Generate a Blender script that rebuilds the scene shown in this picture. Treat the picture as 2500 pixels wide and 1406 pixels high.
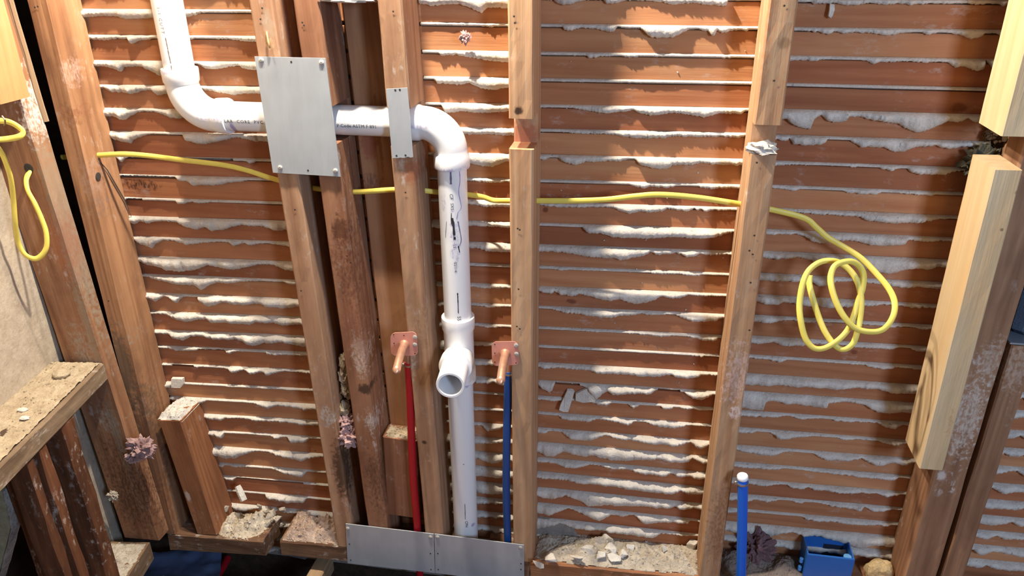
import bpy, bmesh, math, random
from mathutils import Vector, Matrix, noise
for o in list(bpy.data.objects): bpy.data.objects.remove(o)
S = bpy.context.scene
COL = S.collection
random.seed(7)
# ------------------------------------------------------------------ camera
# world: X to the right along the back wall, Y into the wall (stud faces at Y=0), Z up
FPX, CX, CY = 1873.06, 1250.0, 703.0
AX = Vector((0.9857681, 0.06624032, -0.15451041))     # world X in camera space (right, down, forward)
AY = Vector((0.16801539, -0.4191634, 0.89222916))
AZ = Vector((-0.00566357, -0.90549117, -0.4243273))
CAM = Vector((0.20355, -1.268644, 0.602162))
cam = bpy.data.objects.new('camera', bpy.data.cameras.new('camera')); COL.objects.link(cam)
right = Vector((AX[0], AY[0], AZ[0])); down = Vector((AX[1], AY[1], AZ[1])); fwd = Vector((AX[2], AY[2], AZ[2]))
M = Matrix((( right.x, -down.x, -fwd.x, CAM.x), (right.y, -down.y, -fwd.y, CAM.y), (right.z, -down.z, -fwd.z, CAM.z), (0,0,0,1)))
cam.matrix_world = M
cam.data.sensor_width = 36.0; cam.data.lens = FPX/2500*36.0; cam.data.clip_start = .02
S.camera = cam
# ------------------------------------------------------------------ light
S.view_settings.view_transform = 'Standard'; S.view_settings.look = 'None'
S.view_settings.gamma = 1.0; S.view_settings.use_curve_mapping = False
S.view_settings.exposure = 0.12
w = bpy.data.worlds.new('room_light'); S.world = w; w.use_nodes = True
bg = w.node_tree.nodes['Background']; bg.inputs[0].default_value = (1.0, .88, .76, 1); bg.inputs[1].default_value = .17
def bulb(loc, power, col, r=.035):
    l = bpy.data.lights.new('vanity_bulb', 'POINT'); l.energy = power; l.color = col; l.shadow_soft_size = r
    o = bpy.data.objects.new('vanity_bulb', l); o.location = loc; COL.objects.link(o); return o
bulb((-.22, -.15, 1.2), 125.0, (1, .90, .75), .022)
bulb((-.52, -.15, 1.2), 56.0, (1, .90, .75), .022)
def area(name, loc, target, sx, sy, power, col):
    l = bpy.data.lights.new(name, 'AREA'); l.shape = 'RECTANGLE'; l.size = sx; l.size_y = sy; l.energy = power; l.color = col
    o = bpy.data.objects.new(name, l); o.location = loc
    o.rotation_euler = (Vector(target)-Vector(loc)).to_track_quat('-Z', 'Y').to_euler(); COL.objects.link(o); return o
area('daylight_window', (1.35, -1.9, .75), (.5, 0, -.15), .28, .5, 30.0, (.48, .67, 1))

# ------------------------------------------------------------------ helpers
def ray(px, py):
    d = right*((px-CX)/FPX) + down*((py-CY)/FPX) + fwd
    return d
def at(px, py, Y=0.0):                       # point of the vertical plane Y that is seen at a pixel
    d = ray(px, py); return CAM + d*((Y-CAM.y)/d.y)
def atZ(px, py, Z):
    d = ray(px, py); return CAM + d*((Z-CAM.z)/d.z)
def atX(px, py, X):
    d = ray(px, py); return CAM + d*((X-CAM.x)/d.x)
def srgb(r, g, b):
    f = lambda c: (c/255/12.92 if c/255 <= .04045 else ((c/255+.055)/1.055)**2.4)
    return (f(r), f(g), f(b), 1)
def fb(x, y=0., z=0., o=4): return noise.fractal(Vector((x, y, z)), 1.0, 2.0, o)
def mesh(name, vs, fs, mat=None, parent=None, origin=None, smooth=False, mtx=None):
    """vs in world space; kept relative to origin (or to the parent's location)"""
    if origin is None: origin = Vector((0,0,0))
    me = bpy.data.meshes.new(name)
    inv = mtx.inverted() if mtx else None
    me.from_pydata([tuple(inv@Vector(v)) if inv else tuple(Vector(v)-origin) for v in vs], [], fs)
    me.validate(); me.update()
    bm = bmesh.new(); bm.from_mesh(me); bmesh.ops.recalc_face_normals(bm, faces=bm.faces); bm.to_mesh(me); bm.free()
    if smooth: me.polygons.foreach_set('use_smooth', [True]*len(me.polygons))
    o = bpy.data.objects.new(name, me); COL.objects.link(o)
    if mat: me.materials.append(mat)
    if parent is not None: o.parent = parent
    elif mtx: o.matrix_world = mtx
    else: o.location = origin
    return o
def tag(o, label, cat, group=None, kind=None):
    o['label'] = label; o['category'] = cat
    if group: o['group'] = group
    if kind: o['kind'] = kind
    return o
def thing(name, loc, label, cat, group=None):
    o = bpy.data.objects.new(name, None); o.empty_display_size = .02; COL.objects.link(o); o.location = loc
    return tag(o, label, cat, group)
# ------------------------------------------------------------------ materials
class NT:
    def __init__(s, name):
        s.m = bpy.data.materials.new(name); s.m.use_nodes = True; s.t = s.m.node_tree
        s.b = s.t.nodes['Principled BSDF']
    def n(s, typ, **kw):
        x = s.t.nodes.new(typ)
        for k, v in kw.items():
            if k.startswith('_'): setattr(x, k[1:], v)
            else: s.put(x, k, v)
        return x
    def put(s, x, k, v):
        i = x.inputs[int(k[1:])] if k[0] == 'i' and k[1:].isdigit() else x.inputs[k.replace('__', ' ')]
        if isinstance(v, bpy.types.NodeSocket): s.t.links.new(v, i)
        else: i.default_value = v
    def math(s, op, a, b=0., c=0., clamp=False):
        x = s.n('ShaderNodeMath', _operation=op, i0=a, i1=b, i2=c); x.use_clamp = clamp; return x.outputs[0]
    def mix(s, f, a, b, mode='MIX'):
        x = s.t.nodes.new('ShaderNodeMix'); x.data_type = 'RGBA'; x.blend_type = mode
        for i, v in ((0, f), (6, a), (7, b)):
            if isinstance(v, bpy.types.NodeSocket): s.t.links.new(v, x.inputs[i])
            else: x.inputs[i].default_value = v
        return x.outputs[2]
    def ramp(s, f, stops):
        x = s.t.nodes.new('ShaderNodeValToRGB'); s.t.links.new(f, x.inputs[0]); e = x.color_ramp.elements
        while len(e) < len(stops): e.new(.5)
        for q, (p, c) in zip(e, stops): q.position = p; q.color = c
        return x.outputs[0]
    def noise(s, vec, scale, detail=4., rough=.55):
        x = s.n('ShaderNodeTexNoise', Vector=vec, Scale=scale, Detail=detail, Roughness=rough); return x.outputs[0]
    def scaled(s, vec, sc, off=None):
        x = s.n('ShaderNodeVectorMath', _operation='MULTIPLY', i0=vec, i1=sc).outputs[0]
        if off is not None: x = s.n('ShaderNodeVectorMath', _operation='ADD', i0=x, i1=off).outputs[0]
        return x
    def spots(s, vec, col, spots, rough=None):
        """blotches of dirt, plaster or stain: (centre, radii, colour, raggedness, strength)"""
        for c, r, k, rag, st in spots:
            v = s.n('ShaderNodeVectorMath', _operation='SUBTRACT', i0=vec, i1=tuple(c)).outputs[0]
            v = s.n('ShaderNodeVectorMath', _operation='DIVIDE', i0=v, i1=tuple(r)).outputs[0]
            l = s.n('ShaderNodeVectorMath', _operation='LENGTH', i0=v).outputs[1]
            nz = s.noise(vec, 90., 5., .65)
            l = s.math('ADD', l, s.math('MULTIPLY', s.math('SUBTRACT', nz, .5), rag))
            f = s.n('ShaderNodeMapRange', _interpolation_type='SMOOTHSTEP', i0=l, i1=1.05, i2=.45, i3=0., i4=st).outputs[0]
            if rag > 2.2:
                f = s.math('MULTIPLY', f, s.n('ShaderNodeMapRange', i0=s.noise(s.scaled(vec, (1, 1, .45)), 210., 4., .6), i1=.40, i2=.58, i3=.18, i4=1.).outputs[0])
            col = s.mix(f, col, k)
        return col
    def bump(s, h, strength=.3, dist=.002):
        x = s.n('ShaderNodeBump', Strength=strength, Distance=dist, Height=h); s.t.links.new(x.outputs[0], s.b.inputs['Normal'])
    def done(s, col=None, rough=.7, metal=0., spec=None):
        if col is not None: s.put(s.b, 'Base__Color', col)
        s.put(s.b, 'Roughness', rough); s.put(s.b, 'Metallic', metal)
        if spec is not None: s.put(s.b, 'Specular__IOR__Level', spec)
        return s.m
def m_wood(name, light, dark, axis='z', spots=(), stain=(90,55,35), stain_amt=.35, rough=.75, white=0., fine=1., grain=.6, spec=.25):
    s = NT(name); tc = s.n('ShaderNodeTexCoord').outputs['Object']; oi = s.n('ShaderNodeObjectInfo').outputs['Random']
    off = s.n('ShaderNodeCombineXYZ', X=s.math('MULTIPLY', oi, 31.), Y=s.math('MULTIPLY', oi, 17.), Z=s.math('MULTIPLY', oi, 9.)).outputs[0]
    sc = {'z': (1, 1, .05), 'x': (.05, 1, 1), 'y': (1, .05, 1)}[axis]
    v = s.scaled(tc, sc, off)
    g1 = s.noise(v, 260.*fine, 3., .6); g2 = s.noise(v, 45.*fine, 3., .5)
    wv = s.n('ShaderNodeTexNoise', Vector=s.scaled(v, (1, 1, 1)), Scale=22.*fine, Detail=1., Distortion=.4).outputs[0]
    rings = s.math('PINGPONG', s.math('MULTIPLY', wv, 9.), 1.)
    f = s.math('ADD', s.math('MULTIPLY', g1, .35*grain), s.math('ADD', s.math('MULTIPLY', g2, .45), s.math('MULTIPLY', rings, .35*grain)))
    L = srgb(*light); D = srgb(*dark)
    col = s.ramp(f, [(.28, D), (.72, L)])
    tint = s.ramp(oi, [(0, (.86, .84, .82, 1)), (.5, (1, 1, 1, 1)), (1, (1.0, .93, .88, 1))])
    col = s.mix(1., col, tint, 'MULTIPLY')
    st = s.noise(s.scaled(tc, {'z': (1, 1, .35), 'x': (.35, 1, 1), 'y': (1, .35, 1)}[axis], off), 14., 5., .6)
    col = s.mix(s.math('MULTIPLY', s.ramp(st, [(.5, (0,0,0,1)), (.72, (1,1,1,1))]), stain_amt), col, srgb(*stain))
    if white:
        wn = s.noise(s.scaled(tc, {'z': (1, 1, .5), 'x': (.5, 1, 1), 'y': (1, .5, 1)}[axis], off), 70., 6., .7)
        wb = s.noise(s.scaled(tc, (1,1,1), off), 9., 2., .5)
        fm = s.math('MULTIPLY', s.ramp(wn, [(.55, (0,0,0,1)), (.68, (1,1,1,1))]), s.ramp(wb, [(.5, (0,0,0,1)), (.62, (1,1,1,1))]))
        col = s.mix(s.math('MULTIPLY', fm, white), col, srgb(200, 190, 178))
    col = s.spots(tc, col, spots)
    s.bump(s.math('ADD', g1, s.math('MULTIPLY', g2, 1.2)), .35, .0012)
    return s.done(col, rough, 0., spec)
def m_plaster(name, c1, c2, bs=.6, scale=220., spots=(), cracks=True):
    s = NT(name); tc = s.n('ShaderNodeTexCoord').outputs['Object']; oi = s.n('ShaderNodeObjectInfo').outputs['Random']
    off = s.n('ShaderNodeCombineXYZ', X=s.math('MULTIPLY', oi, 31.), Y=s.math('MULTIPLY', oi, 17.), Z=s.math('MULTIPLY', oi, 9.)).outputs[0]
    v = s.scaled(tc, (1,1,1), off)
    a = s.noise(v, 38., 5., .6); b = s.noise(v, scale, 5., .7)
    f = s.math('ADD', s.math('MULTIPLY', a, .55), s.math('MULTIPLY', b, .45))
    col = s.ramp(f, [(.32, srgb(*c2)), (.62, srgb(*c1))])
    if cracks:
        ck = s.noise(s.scaled(v, (1, 1, .12)), 150., 2., .5)
        col = s.mix(s.math('MULTIPLY', s.ramp(ck, [(.66, (0,0,0,1)), (.74, (1,1,1,1))]), .45), col, srgb(105, 95, 85))
    col = s.spots(tc, col, spots)
    s.bump(s.math('ADD', b, s.math('MULTIPLY', a, 1.5)), bs, .003)
    return s.done(col, .95, 0., .1)
def m_plain(name, col, rough=.4, metal=0., spots=(), bump=0., spec=None, mottle=0., mscale=30.):
    s = NT(name); tc = s.n('ShaderNodeTexCoord').outputs['Object']
    nz = s.noise(tc, mscale, 4., .6)
    k = s.mix(s.math('MULTIPLY', s.ramp(nz, [(.35, (0,0,0,1)), (.7, (1,1,1,1))]), mottle), srgb(*col), srgb(*[c*.72 for c in col]))
    k = s.spots(tc, k, spots)
    if bump: s.bump(s.noise(tc, 300., 3., .6), bump, .001)
    return s.done(k, rough, metal, spec)
OLD_L, OLD_D = (193, 155, 122), (150, 110, 83)
def old(name, **k):
    a = dict(light=OLD_L, dark=OLD_D, white=.55, stain_amt=.4); a.update(k); return m_wood(name, **a)
LSP = [((at(x, y, .092)-Vector((0, .092, -.8))), r, srgb(*c), rag, st) for x, y, r, c, rag, st in ((345,452,(.05,.05,.014),(66,42,32),2.5,.85), (1332,512,(.007,.05,.007),(92,44,28),1.,.7), (1395,735,(.012,.05,.007),(96,40,28),1.5,.6), (2340,262,(.016,.05,.010),(92,48,28),1.2,.7), (2440,320,(.04,.05,.016),(86,56,36),2.5,.6), (2086,860,(.008,.05,.006),(96,52,36),1.,.6), (1680,985,(.02,.05,.01),(210,130,88),1.,.5))]
LATH = [m_wood('lath_wood_a', (194, 139, 99), (163, 106, 72), 'x', stain=(140,72,42), stain_amt=.25, rough=.8, grain=.5, spec=.15, white=.3, spots=LSP),
        m_wood('lath_wood_b', (206, 156, 112), (179, 122, 84), 'x', stain=(150,80,50), stain_amt=.25, rough=.8, grain=.5, spec=.15, white=.3, spots=LSP),
        m_wood('lath_wood_c', (184, 124, 88), (151, 94, 64), 'x', stain=(120,62,40), stain_amt=.3, rough=.8, grain=.5, spec=.15, white=.3, spots=LSP)]
KEYM = m_plaster('plaster_key', (214, 206, 194), (184, 174, 162), .7)
COAT = m_plaster('plaster_back', (150, 142, 132), (120, 112, 104), .5)
CHUNK = m_plaster('plaster_rubble', (216, 210, 200), (178, 168, 156), .7, cracks=False)
DUST = m_plaster('sawdust', (200, 182, 154), (150, 130, 104), .9, 420., cracks=False)
GRIT = m_plaster('grit', (206, 194, 176), (150, 136, 118), .9, 320., cracks=False)
PINK = m_plaster('pink_insulation', (218, 184, 178), (176, 138, 134), 1.0, 500., cracks=False)
# ------------------------------------------------------------------ shape builders
def loft(sections, cap=True):
    """sections: list of equal-length closed rings of points"""
    vs, fs = [], []; n = len(sections[0])
    for r in sections: vs += [Vector(p) for p in r]
    for i in range(len(sections)-1):
        for j in range(n):
            a, b = i*n+j, i*n+(j+1) % n; fs.append((a, b, b+n, a+n))
    if cap: fs.append(tuple(range(n-1, -1, -1))); fs.append(tuple(range((len(sections)-1)*n, len(sections)*n)))
    return vs, fs
def join(parts):
    vs, fs = [], []
    for v, f in parts:
        k = len(vs); vs += list(v); fs += [tuple(i+k for i in q) for q in f]
    return vs, fs
def boxv(p0, p1, c=.0):
    x0, y0, z0 = p0; x1, y1, z1 = p1
    if c <= 0:
        ring = lambda z: [(x0,y0,z), (x1,y0,z), (x1,y1,z), (x0,y1,z)]
        return loft([ring(z0), ring(z1)])
    ring = lambda z, k: [(x0+c+k,y0+k,z), (x1-c-k,y0+k,z), (x1-k,y0+c+k,z), (x1-k,y1-c-k,z), (x1-c-k,y1-k,z), (x0+c+k,y1-k,z), (x0+k,y1-c-k,z), (x0+k,y0+c+k,z)]
    return loft([ring(z0, c), ring(z0+c, 0), ring(z1-c, 0), ring(z1, c)])
def frame(pbot, ptop, ydir=Vector((0,1,0))):
    z = (Vector(ptop)-Vector(pbot)).normalized(); x = ydir.cross(z).normalized(); y = z.cross(x)
    b = Vector(pbot)
    return Matrix(((x.x,y.x,z.x,b.x), (x.y,y.y,z.y,b.y), (x.z,y.z,z.z,b.z), (0,0,0,1)))
def lumber(name, label, cat, pbot, ptop, w, d, mat, seed=0, notch=(), wob=.0012, c=.0028, ydir=Vector((0,1,0)), holes=(), group=None, top_cut=0., bot_cut=0., parent=None, step=.03):
    """a board; front face centred on the line pbot-ptop, depth d along ydir. notch: (z0,z1,depth) in world Z, cut from the front"""
    m = frame(pbot, ptop, ydir); L = (Vector(ptop)-Vector(pbot)).length
    cuts = [0., L]; inv = m.inverted(); z0w, z1w = Vector(pbot).z, Vector(ptop).z
    segs = []; cur = 0.
    for a, b, dp in sorted(notch):
        za, zb = [(q-z0w)/(z1w-z0w)*L for q in (a, b)]
        segs += [(cur, za, 0.), (za, zb, dp)]; cur = zb
    segs.append((cur, L, 0.))
    parts = []
    def pt(x, y, z, k):
        wv = wob
        return (x + wv*fb(seed+z*9, k*3.1, 1.), y + wv*fb(seed+z*9, k*3.1, 7.), z)
    for a, b, y0 in segs:
        n = max(1, int((b-a)/step)); rings = []
        for i in range(n+1):
            z = a+(b-a)*i/n
            prof = [(-w/2+c, y0), (-w/6, y0), (w/6, y0), (w/2-c, y0), (w/2, y0+c), (w/2, y0+(d-y0)*.5), (w/2, d-c), (w/2-c, d), (-w/2+c, d), (-w/2, d-c), (-w/2, y0+(d-y0)*.5), (-w/2, y0+c)]
            zz = lambda x: z + (top_cut*(x/w) if (i == n and b == L) else 0) + (bot_cut*(x/w) if (i == 0 and a == 0) else 0)
            rings.append([pt(x, y, zz(x), k) for k, (x, y) in enumerate(prof)])
        parts.append(loft(rings))
    vs, fs = join(parts)
    me_vs = [m@Vector(v) for v in vs]
    if parent is not None:
        o = mesh(name, me_vs, fs, mat, parent, origin=parent.location)
        return o
    o = mesh(name, me_vs, fs, mat, mtx=m)
    if label: tag(o, label, cat, group)
    return o
def sweep(pts, rad, n=28, closed=False, oval=None, up=None, cap=True):
    """tube through pts; rad a number or one per point; oval=(a,b): flat cable, wide across 'up x tangent'"""
    pts = [Vector(p) for p in pts]; N = len(pts); secs = []
    prev = None
    for i, p in enumerate(pts):
        a = pts[max(0, i-1)]; b = pts[min(N-1, i+1)]
        t = (b-a)
        if t.length < 1e-9: t = pts[min(N-1, i+2)]-pts[max(0, i-2)]
        t.normalize()
        if up is not None:
            u = t.cross(up); u = u.normalized() if u.length > 1e-3 else prev; v = t.cross(u).normalized()
        else:
            if prev is None: prev = t.orthogonal().normalized()
            u = (prev - t*prev.dot(t)).normalized(); v = t.cross(u)
        prev = u
        r = rad[i] if isinstance(rad, (list, tuple)) else rad
        ra, rb = (oval if oval else (r, r))
        secs.append([p + u*(ra*math.cos(2*math.pi*k/n)) + v*(rb*math.sin(2*math.pi*k/n)) for k in range(n)])
    return loft(secs, cap)
def spline(pts, sub=8):
    P = [Vector(p) for p in pts]; out = []
    for i in range(len(P)-1):
        p0, p1, p2, p3 = P[max(i-1,0)], P[i], P[i+1], P[min(i+2, len(P)-1)]
        for k in range(sub):
            t = k/sub
            out.append(.5*((2*p1)+(p2-p0)*t+(2*p0-5*p1+4*p2-p3)*t*t+(3*p1-p0-3*p2+p3)*t**3))
    out.append(P[-1]); return out
def blob(name, loc, rad, mat, amp=.3, freq=2., sub=3, seed=0, smooth=False, parent=None, rot=0., tilt=0.):
    bm = bmesh.new(); bmesh.ops.create_icosphere(bm, subdivisions=sub, radius=1.)
    R = Matrix.Rotation(rot, 3, 'Z') @ Matrix.Rotation(tilt, 3, 'X')
    for v in bm.verts:
        q = v.co.normalized(); k = 1+amp*fb(q.x*freq+seed*3.7, q.y*freq+seed, q.z*freq, 5)
        v.co = R @ Vector((q.x*k*rad[0], q.y*k*rad[1], q.z*k*rad[2]))
    me = bpy.data.meshes.new(name); bm.to_mesh(me); bm.free()
    if smooth: me.polygons.foreach_set('use_smooth', [True]*len(me.polygons))
    me.materials.append(mat); o = bpy.data.objects.new(name, me); COL.objects.link(o)
    o.location = loc
    if parent is not None: o.parent = parent; o.location = Vector(loc)-parent.location
    return o
def chunk(name, loc, rad, mat, seed, rot=0.):
    rnd = random.Random(seed); bm = bmesh.new()
    for i in range(11):
        v = Vector((rnd.gauss(0,1), rnd.gauss(0,1), rnd.gauss(0,1))).normalized()*rnd.uniform(.8, 1.05)
        bm.verts.new(Matrix.Rotation(rot, 3, 'Z') @ Vector((v.x*rad[0], v.y*rad[1], v.z*rad[2])))
    r_ = bmesh.ops.convex_hull(bm, input=bm.verts); bmesh.ops.delete(bm, geom=[e for e in r_['geom_interior'] if isinstance(e, bmesh.types.BMVert)], context='VERTS')
    bmesh.ops.bevel(bm, geom=bm.edges[:], offset=min(rad)*.05, segments=1, affect='EDGES')
    me = bpy.data.meshes.new(name); bm.to_mesh(me); bm.free(); me.materials.append(mat)
    o = bpy.data.objects.new(name, me); COL.objects.link(o); o.location = loc; return o
def crumbs(pts, n, rng, seed):
    """many tiny angular bits scattered over a list of surface points"""
    rnd = random.Random(seed); out = []
    for i in range(n):
        p = Vector(rnd.choice(pts)); r = rng[0]+(rng[1]-rng[0])*rnd.random()**2.2
        q = [Vector((rnd.gauss(0,1), rnd.gauss(0,1), rnd.gauss(0,1))).normalized()*r*rnd.uniform(.6,1.2) for _ in range(2)]
        u = q[0]; v = u.cross(q[1]).normalized()*r*rnd.uniform(.4, .9); w_ = u.cross(v).normalized()*r*rnd.uniform(.3,.8)
        P = [p+u, p-u, p+v, p-v, p+w_, p-w_]
        out.append((P, [(0,2,4), (2,1,4), (1,3,4), (3,0,4), (2,0,5), (1,2,5), (3,1,5), (0,3,5)]))
    return join(out)
def shard(name, pts, Y, th, mat, tilt=(0,0), seed=0, lift=0.):
    """flat broken piece of plaster: outline in pixels on the plane Y, thickness th towards the camera"""
    P = [at(x, y, Y) for x, y in pts]; c = sum(P, Vector())/len(P)
    f = []; b = []
    for i, p in enumerate(P):
        dy = (p.x-c.x)*tilt[0]+(p.z-c.z)*tilt[1]
        q = p+Vector((0, dy-lift, 0)); b.append(q+Vector((0, th*.5, 0)))
        f.append(c+(p-c)*.93+Vector((0, dy-lift-th*.5+.0006*fb(i*2., seed), 0)))
    return mesh(name, *loft([f, b]), mat, origin=c)
def heap(name, outline, zbase, h, mat, label, cat, seed=0, res=.004, noise_amp=.004, freq=90., cover=None, edge=.018, bits=140, bit=(.0012,.0042)):
    """pile of loose debris filling an XY outline on a board top; sloping out to nothing at its rim"""
    xs = [p[0] for p in outline]; ys = [p[1] for p in outline]
    x0, x1, y0, y1 = min(xs), max(xs), min(ys), max(ys)
    nx, ny = int((x1-x0)/res)+2, int((y1-y0)/res)+2
    E = [(Vector((*outline[i], 0)), Vector((*outline[(i+1) % len(outline)], 0))) for i in range(len(outline))]
    def sd(x, y):
        inside = False; dm = 9
        for a, b in E:
            if (a.y > y) != (b.y > y) and x < (b.x-a.x)*(y-a.y)/(b.y-a.y)+a.x: inside = not inside
            ab = b-a; t = max(0, min(1, ((x-a.x)*ab.x+(y-a.y)*ab.y)/max(1e-9, ab.length_squared)))
            dm = min(dm, math.hypot(x-a.x-ab.x*t, y-a.y-ab.y*t))
        return dm if inside else -dm
    vs, idx, fs = [], {}, []
    for i in range(nx+1):
        for j in range(ny+1):
            x, y = x0+(x1-x0)*i/nx, y0+(y1-y0)*j/ny
            d = sd(x, y) + .004*fb(x*60, y*60, seed)
            if d > -.004:
                k = max(0., min(1., d/edge)); k = k*k*(3-2*k)
                zb = zbase(x, y) if callable(zbase) else zbase
                hh = h(x, y) if callable(h) else h
                z = zb + k*hh*(.65+.7*fb(x*22, y*22, seed, 3)) + k*noise_amp*fb(x*freq, y*freq, seed+3, 4) + k*.0012*random.uniform(-1, 1) - (.002 if k <= 0 else 0)
                idx[i, j] = len(vs); vs.append((x, y, max(z, zb-.002)))
    for i in range(nx):
        for j in range(ny):
            q = [(i,j), (i+1,j), (i+1,j+1), (i,j+1)]
            if all(t in idx for t in q): fs.append(tuple(idx[t] for t in q))
    c = Vector(((x0+x1)/2, (y0+y1)/2, min(v[2] for v in vs)))
    top = [v for v in vs if v[2] > c.z+.004]
    if top and bits: vs, fs = join([(vs, fs), crumbs(top, bits, bit, seed*7+1)])
    o = mesh(name, vs, fs, mat, origin=c)
    return tag(o, label, cat, kind='stuff')
def disc(center, normal, r, h, n=16, dome=.5):
    """screw or nail head: low dome"""
    nrm = Vector(normal).normalized(); u = nrm.orthogonal().normalized(); v = nrm.cross(u); c = Vector(center)
    rg = lambda rr, hh: [c+nrm*hh+u*(rr*math.cos(2*math.pi*k/n))+v*(rr*math.sin(2*math.pi*k/n)) for k in range(n)]
    return loft([rg(r, 0), rg(r, h*(1-dome)), rg(r*.75, h*.85), rg(r*.3, h), rg(r*.28, h*.75)])
# ------------------------------------------------------------------ back wall: lath and plaster keys seen from behind
YL = .092                                     # face of the laths (back edge of the studs)
GAP = .0058
L_Y = [22,85,147,206.5,263,319,379,425,481,527,576,624,668.5,714.5,759,805,844,887,932,968.7,1007.5,1046,1085,1126,1157,1197]
M_Y = [61,130,195,259,319,382,444,499.5,552,605,658,708,757,808,854,897,943,981,1022,1062,1098,1137,1173,1212,1251,1287]
R_Y = [68,138,206,270,334,398,458,515,568,622,676,730,781,832,880,927,970,1018,1062,1105,1148,1188,1226,1263,1297,1332]
def interp(k, tab):
    if k <= tab[0][0]: return tab[0][1]
    for (a, x), (b, y) in zip(tab, tab[1:]):
        if k <= b: return x+(y-x)*(k-a)/(b-a)
    return tab[-1][1]
TILT = {'A': [(0,.005), (3,.014), (11,.026), (15,.042), (20,.045), (25,.03)], 'B': [(0,0), (5,.018), (11,.027), (15,.03), (22,.01), (25,.01)], 'C': [(3,0), (10,.01), (19,.02), (22,.024)]}
PA = [at(593 if k == 25 else 195+13.2*k, y, YL) for k, y in enumerate(L_Y)]
PB = [at(1550, y, YL) for y in M_Y]; PC = [at(2050, y, YL) for y in R_Y]
class Row:
    def __init__(s, z, x, t): s.z, s.x, s.t = z, x, t
    def __call__(s, x): return s.z+s.t*(x-s.x)
def extend(P, sec, up, dn):
    Z = [q.z for q in P]; p = (Z[0]-Z[8])/8; q = (Z[-9]-Z[-1])/8
    d = {**{-k: Z[0]+p*k for k in range(1, up+1)}, **dict(enumerate(Z)), **{len(Z)-1+k: Z[-1]-q*k for k in range(1, dn+1)}}
    return {k: Row(z, P[max(0, min(k, len(P)-1))].x, interp(k, TILT[sec])) for k, z in d.items()}
ZA = extend(PA, 'A', 9, 4); ZB = extend(PB, 'B', 9, 4); ZC = extend(PC, 'C', 9, 6)
wall = bpy.data.objects.new('wall_back', None); COL.objects.link(wall); wall.location = (0, YL, -.8); wall.empty_display_size = .05
wall['kind'] = 'structure'; wall['label'] = 'back of an old lath and plaster wall with plaster oozing between the laths'
WO = wall.location
def lath(x0, x1, zt, zb, seed, mat):
    n = 22; rings = []
    yo = YL + random.uniform(-.0008, .0012)
    for i in range(n+1):
        x = x0+(x1-x0)*i/n
        a = zt(x)-GAP-.0010+.0010*fb(seed, x*6, 2.); b = zb(x)+.0012*fb(seed, x*6, 5.); y = yo+.0006*fb(seed, x*5, 9.)
        rings.append([(x, y+.0009, a), (x, y, a-.0012), (x, y, b+.0012), (x, y+.0009, b), (x, y+.0085, b), (x, y+.0085, a)])
    mesh('lath', *loft(rings), mat, wall, origin=WO)
def lath_rows(Z, splits, seed):
    ks = sorted(Z)
    for k in ks[1:]:
        zt, zb = Z[k-1], Z[k]
        sp = splits[0] if (k//5) % 2 == 0 else splits[1]
        for i in range(len(sp)-1):
            lath(sp[i]+.0006, sp[i+1]-.0006, zt, zb, seed+k*3.3+i*11, LATH[1] if k <= 1 and random.random() < .8 else random.choice(LATH))
lath_rows(ZA, ([-.866, -.405], [-.866, -.405]), 10)
lath_rows(ZB, ([-.405, 0., .405], [-.405, .405]), 50)
lath_rows(ZC, ([.405, .86, 1.35], [.405, 1.35]), 90)
mesh('plaster_coat', *boxv((-.866, YL+.0085, -.85), (1.35, YL+.03, .95)), COAT, wall, origin=WO)

def key(row_z, x0, x1, pts, seed, breaks=(), name='plaster_key'):
    """plaster that squeezed through one gap, sagged over the lath below and set; pts = lower edge (X, Z)"""
    pts = sorted(pts); n = max(8, int((x1-x0)/.0022)); secs = []
    for i in range(n+1):
        x = x0+(x1-x0)*i/n
        if x <= pts[0][0]: zb = pts[0][1]
        elif x >= pts[-1][0]: zb = pts[-1][1]
        else:
            for a, b in zip(pts, pts[1:]):
                if a[0] <= x <= b[0]:
                    t = (x-a[0])/max(1e-6, b[0]-a[0]); zb = a[1]+(b[1]-a[1])*t; break
        drop = row_z(x)-zb
        drop += .0011*fb(x*130, seed, 3.) + random.uniform(-.0008, .0009) + .0010*abs(fb(x*420, seed, 1.))
        drop = max(.0006 if any(p <= x <= q for p, q in breaks) else GAP, min(drop, .042))
        big = max(0., min(1., (drop-.004)/.012))
        t = (.0015+.0125*big)*(.85+.5*fb(x*28, seed, 7.)) + .0018
        t = max(.0015, min(t, .0185))
        z0 = row_z(x)+.0008
        j = lambda k: .0009*fb(x*170, k*4.7, seed)*big
        e = drop
        prof = [(.0085, z0), (-.0005, z0-.0003), (-t*.6, z0-.0012-.05*e), (-t*.95+j(1), z0-.22*e-.0008), (-t+j(2), z0-.5*e), (-t*.86+j(3), z0-.78*e), (-t*.55+j(4), z0-.95*e), (-t*.2, z0-e), (.0004, z0-e*.86), (.0085, z0-min(e, GAP)*.8)]
        secs.append([(x, YL+y, z) for y, z in prof])
    mesh(name, *loft(secs), KEYM, wall, origin=WO, smooth=True)
def crop(ox, oy, s, rows):
    return {k: [(ox+x/s, oy+y/s) for x, y in zip(v[::2], v[1::2])] for k, v in rows.items()}
def merge(*ds):
    out = {}
    for d in ds:
        for k, v in d.items(): out.setdefault(k, []); out[k] += v
    return out
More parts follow.
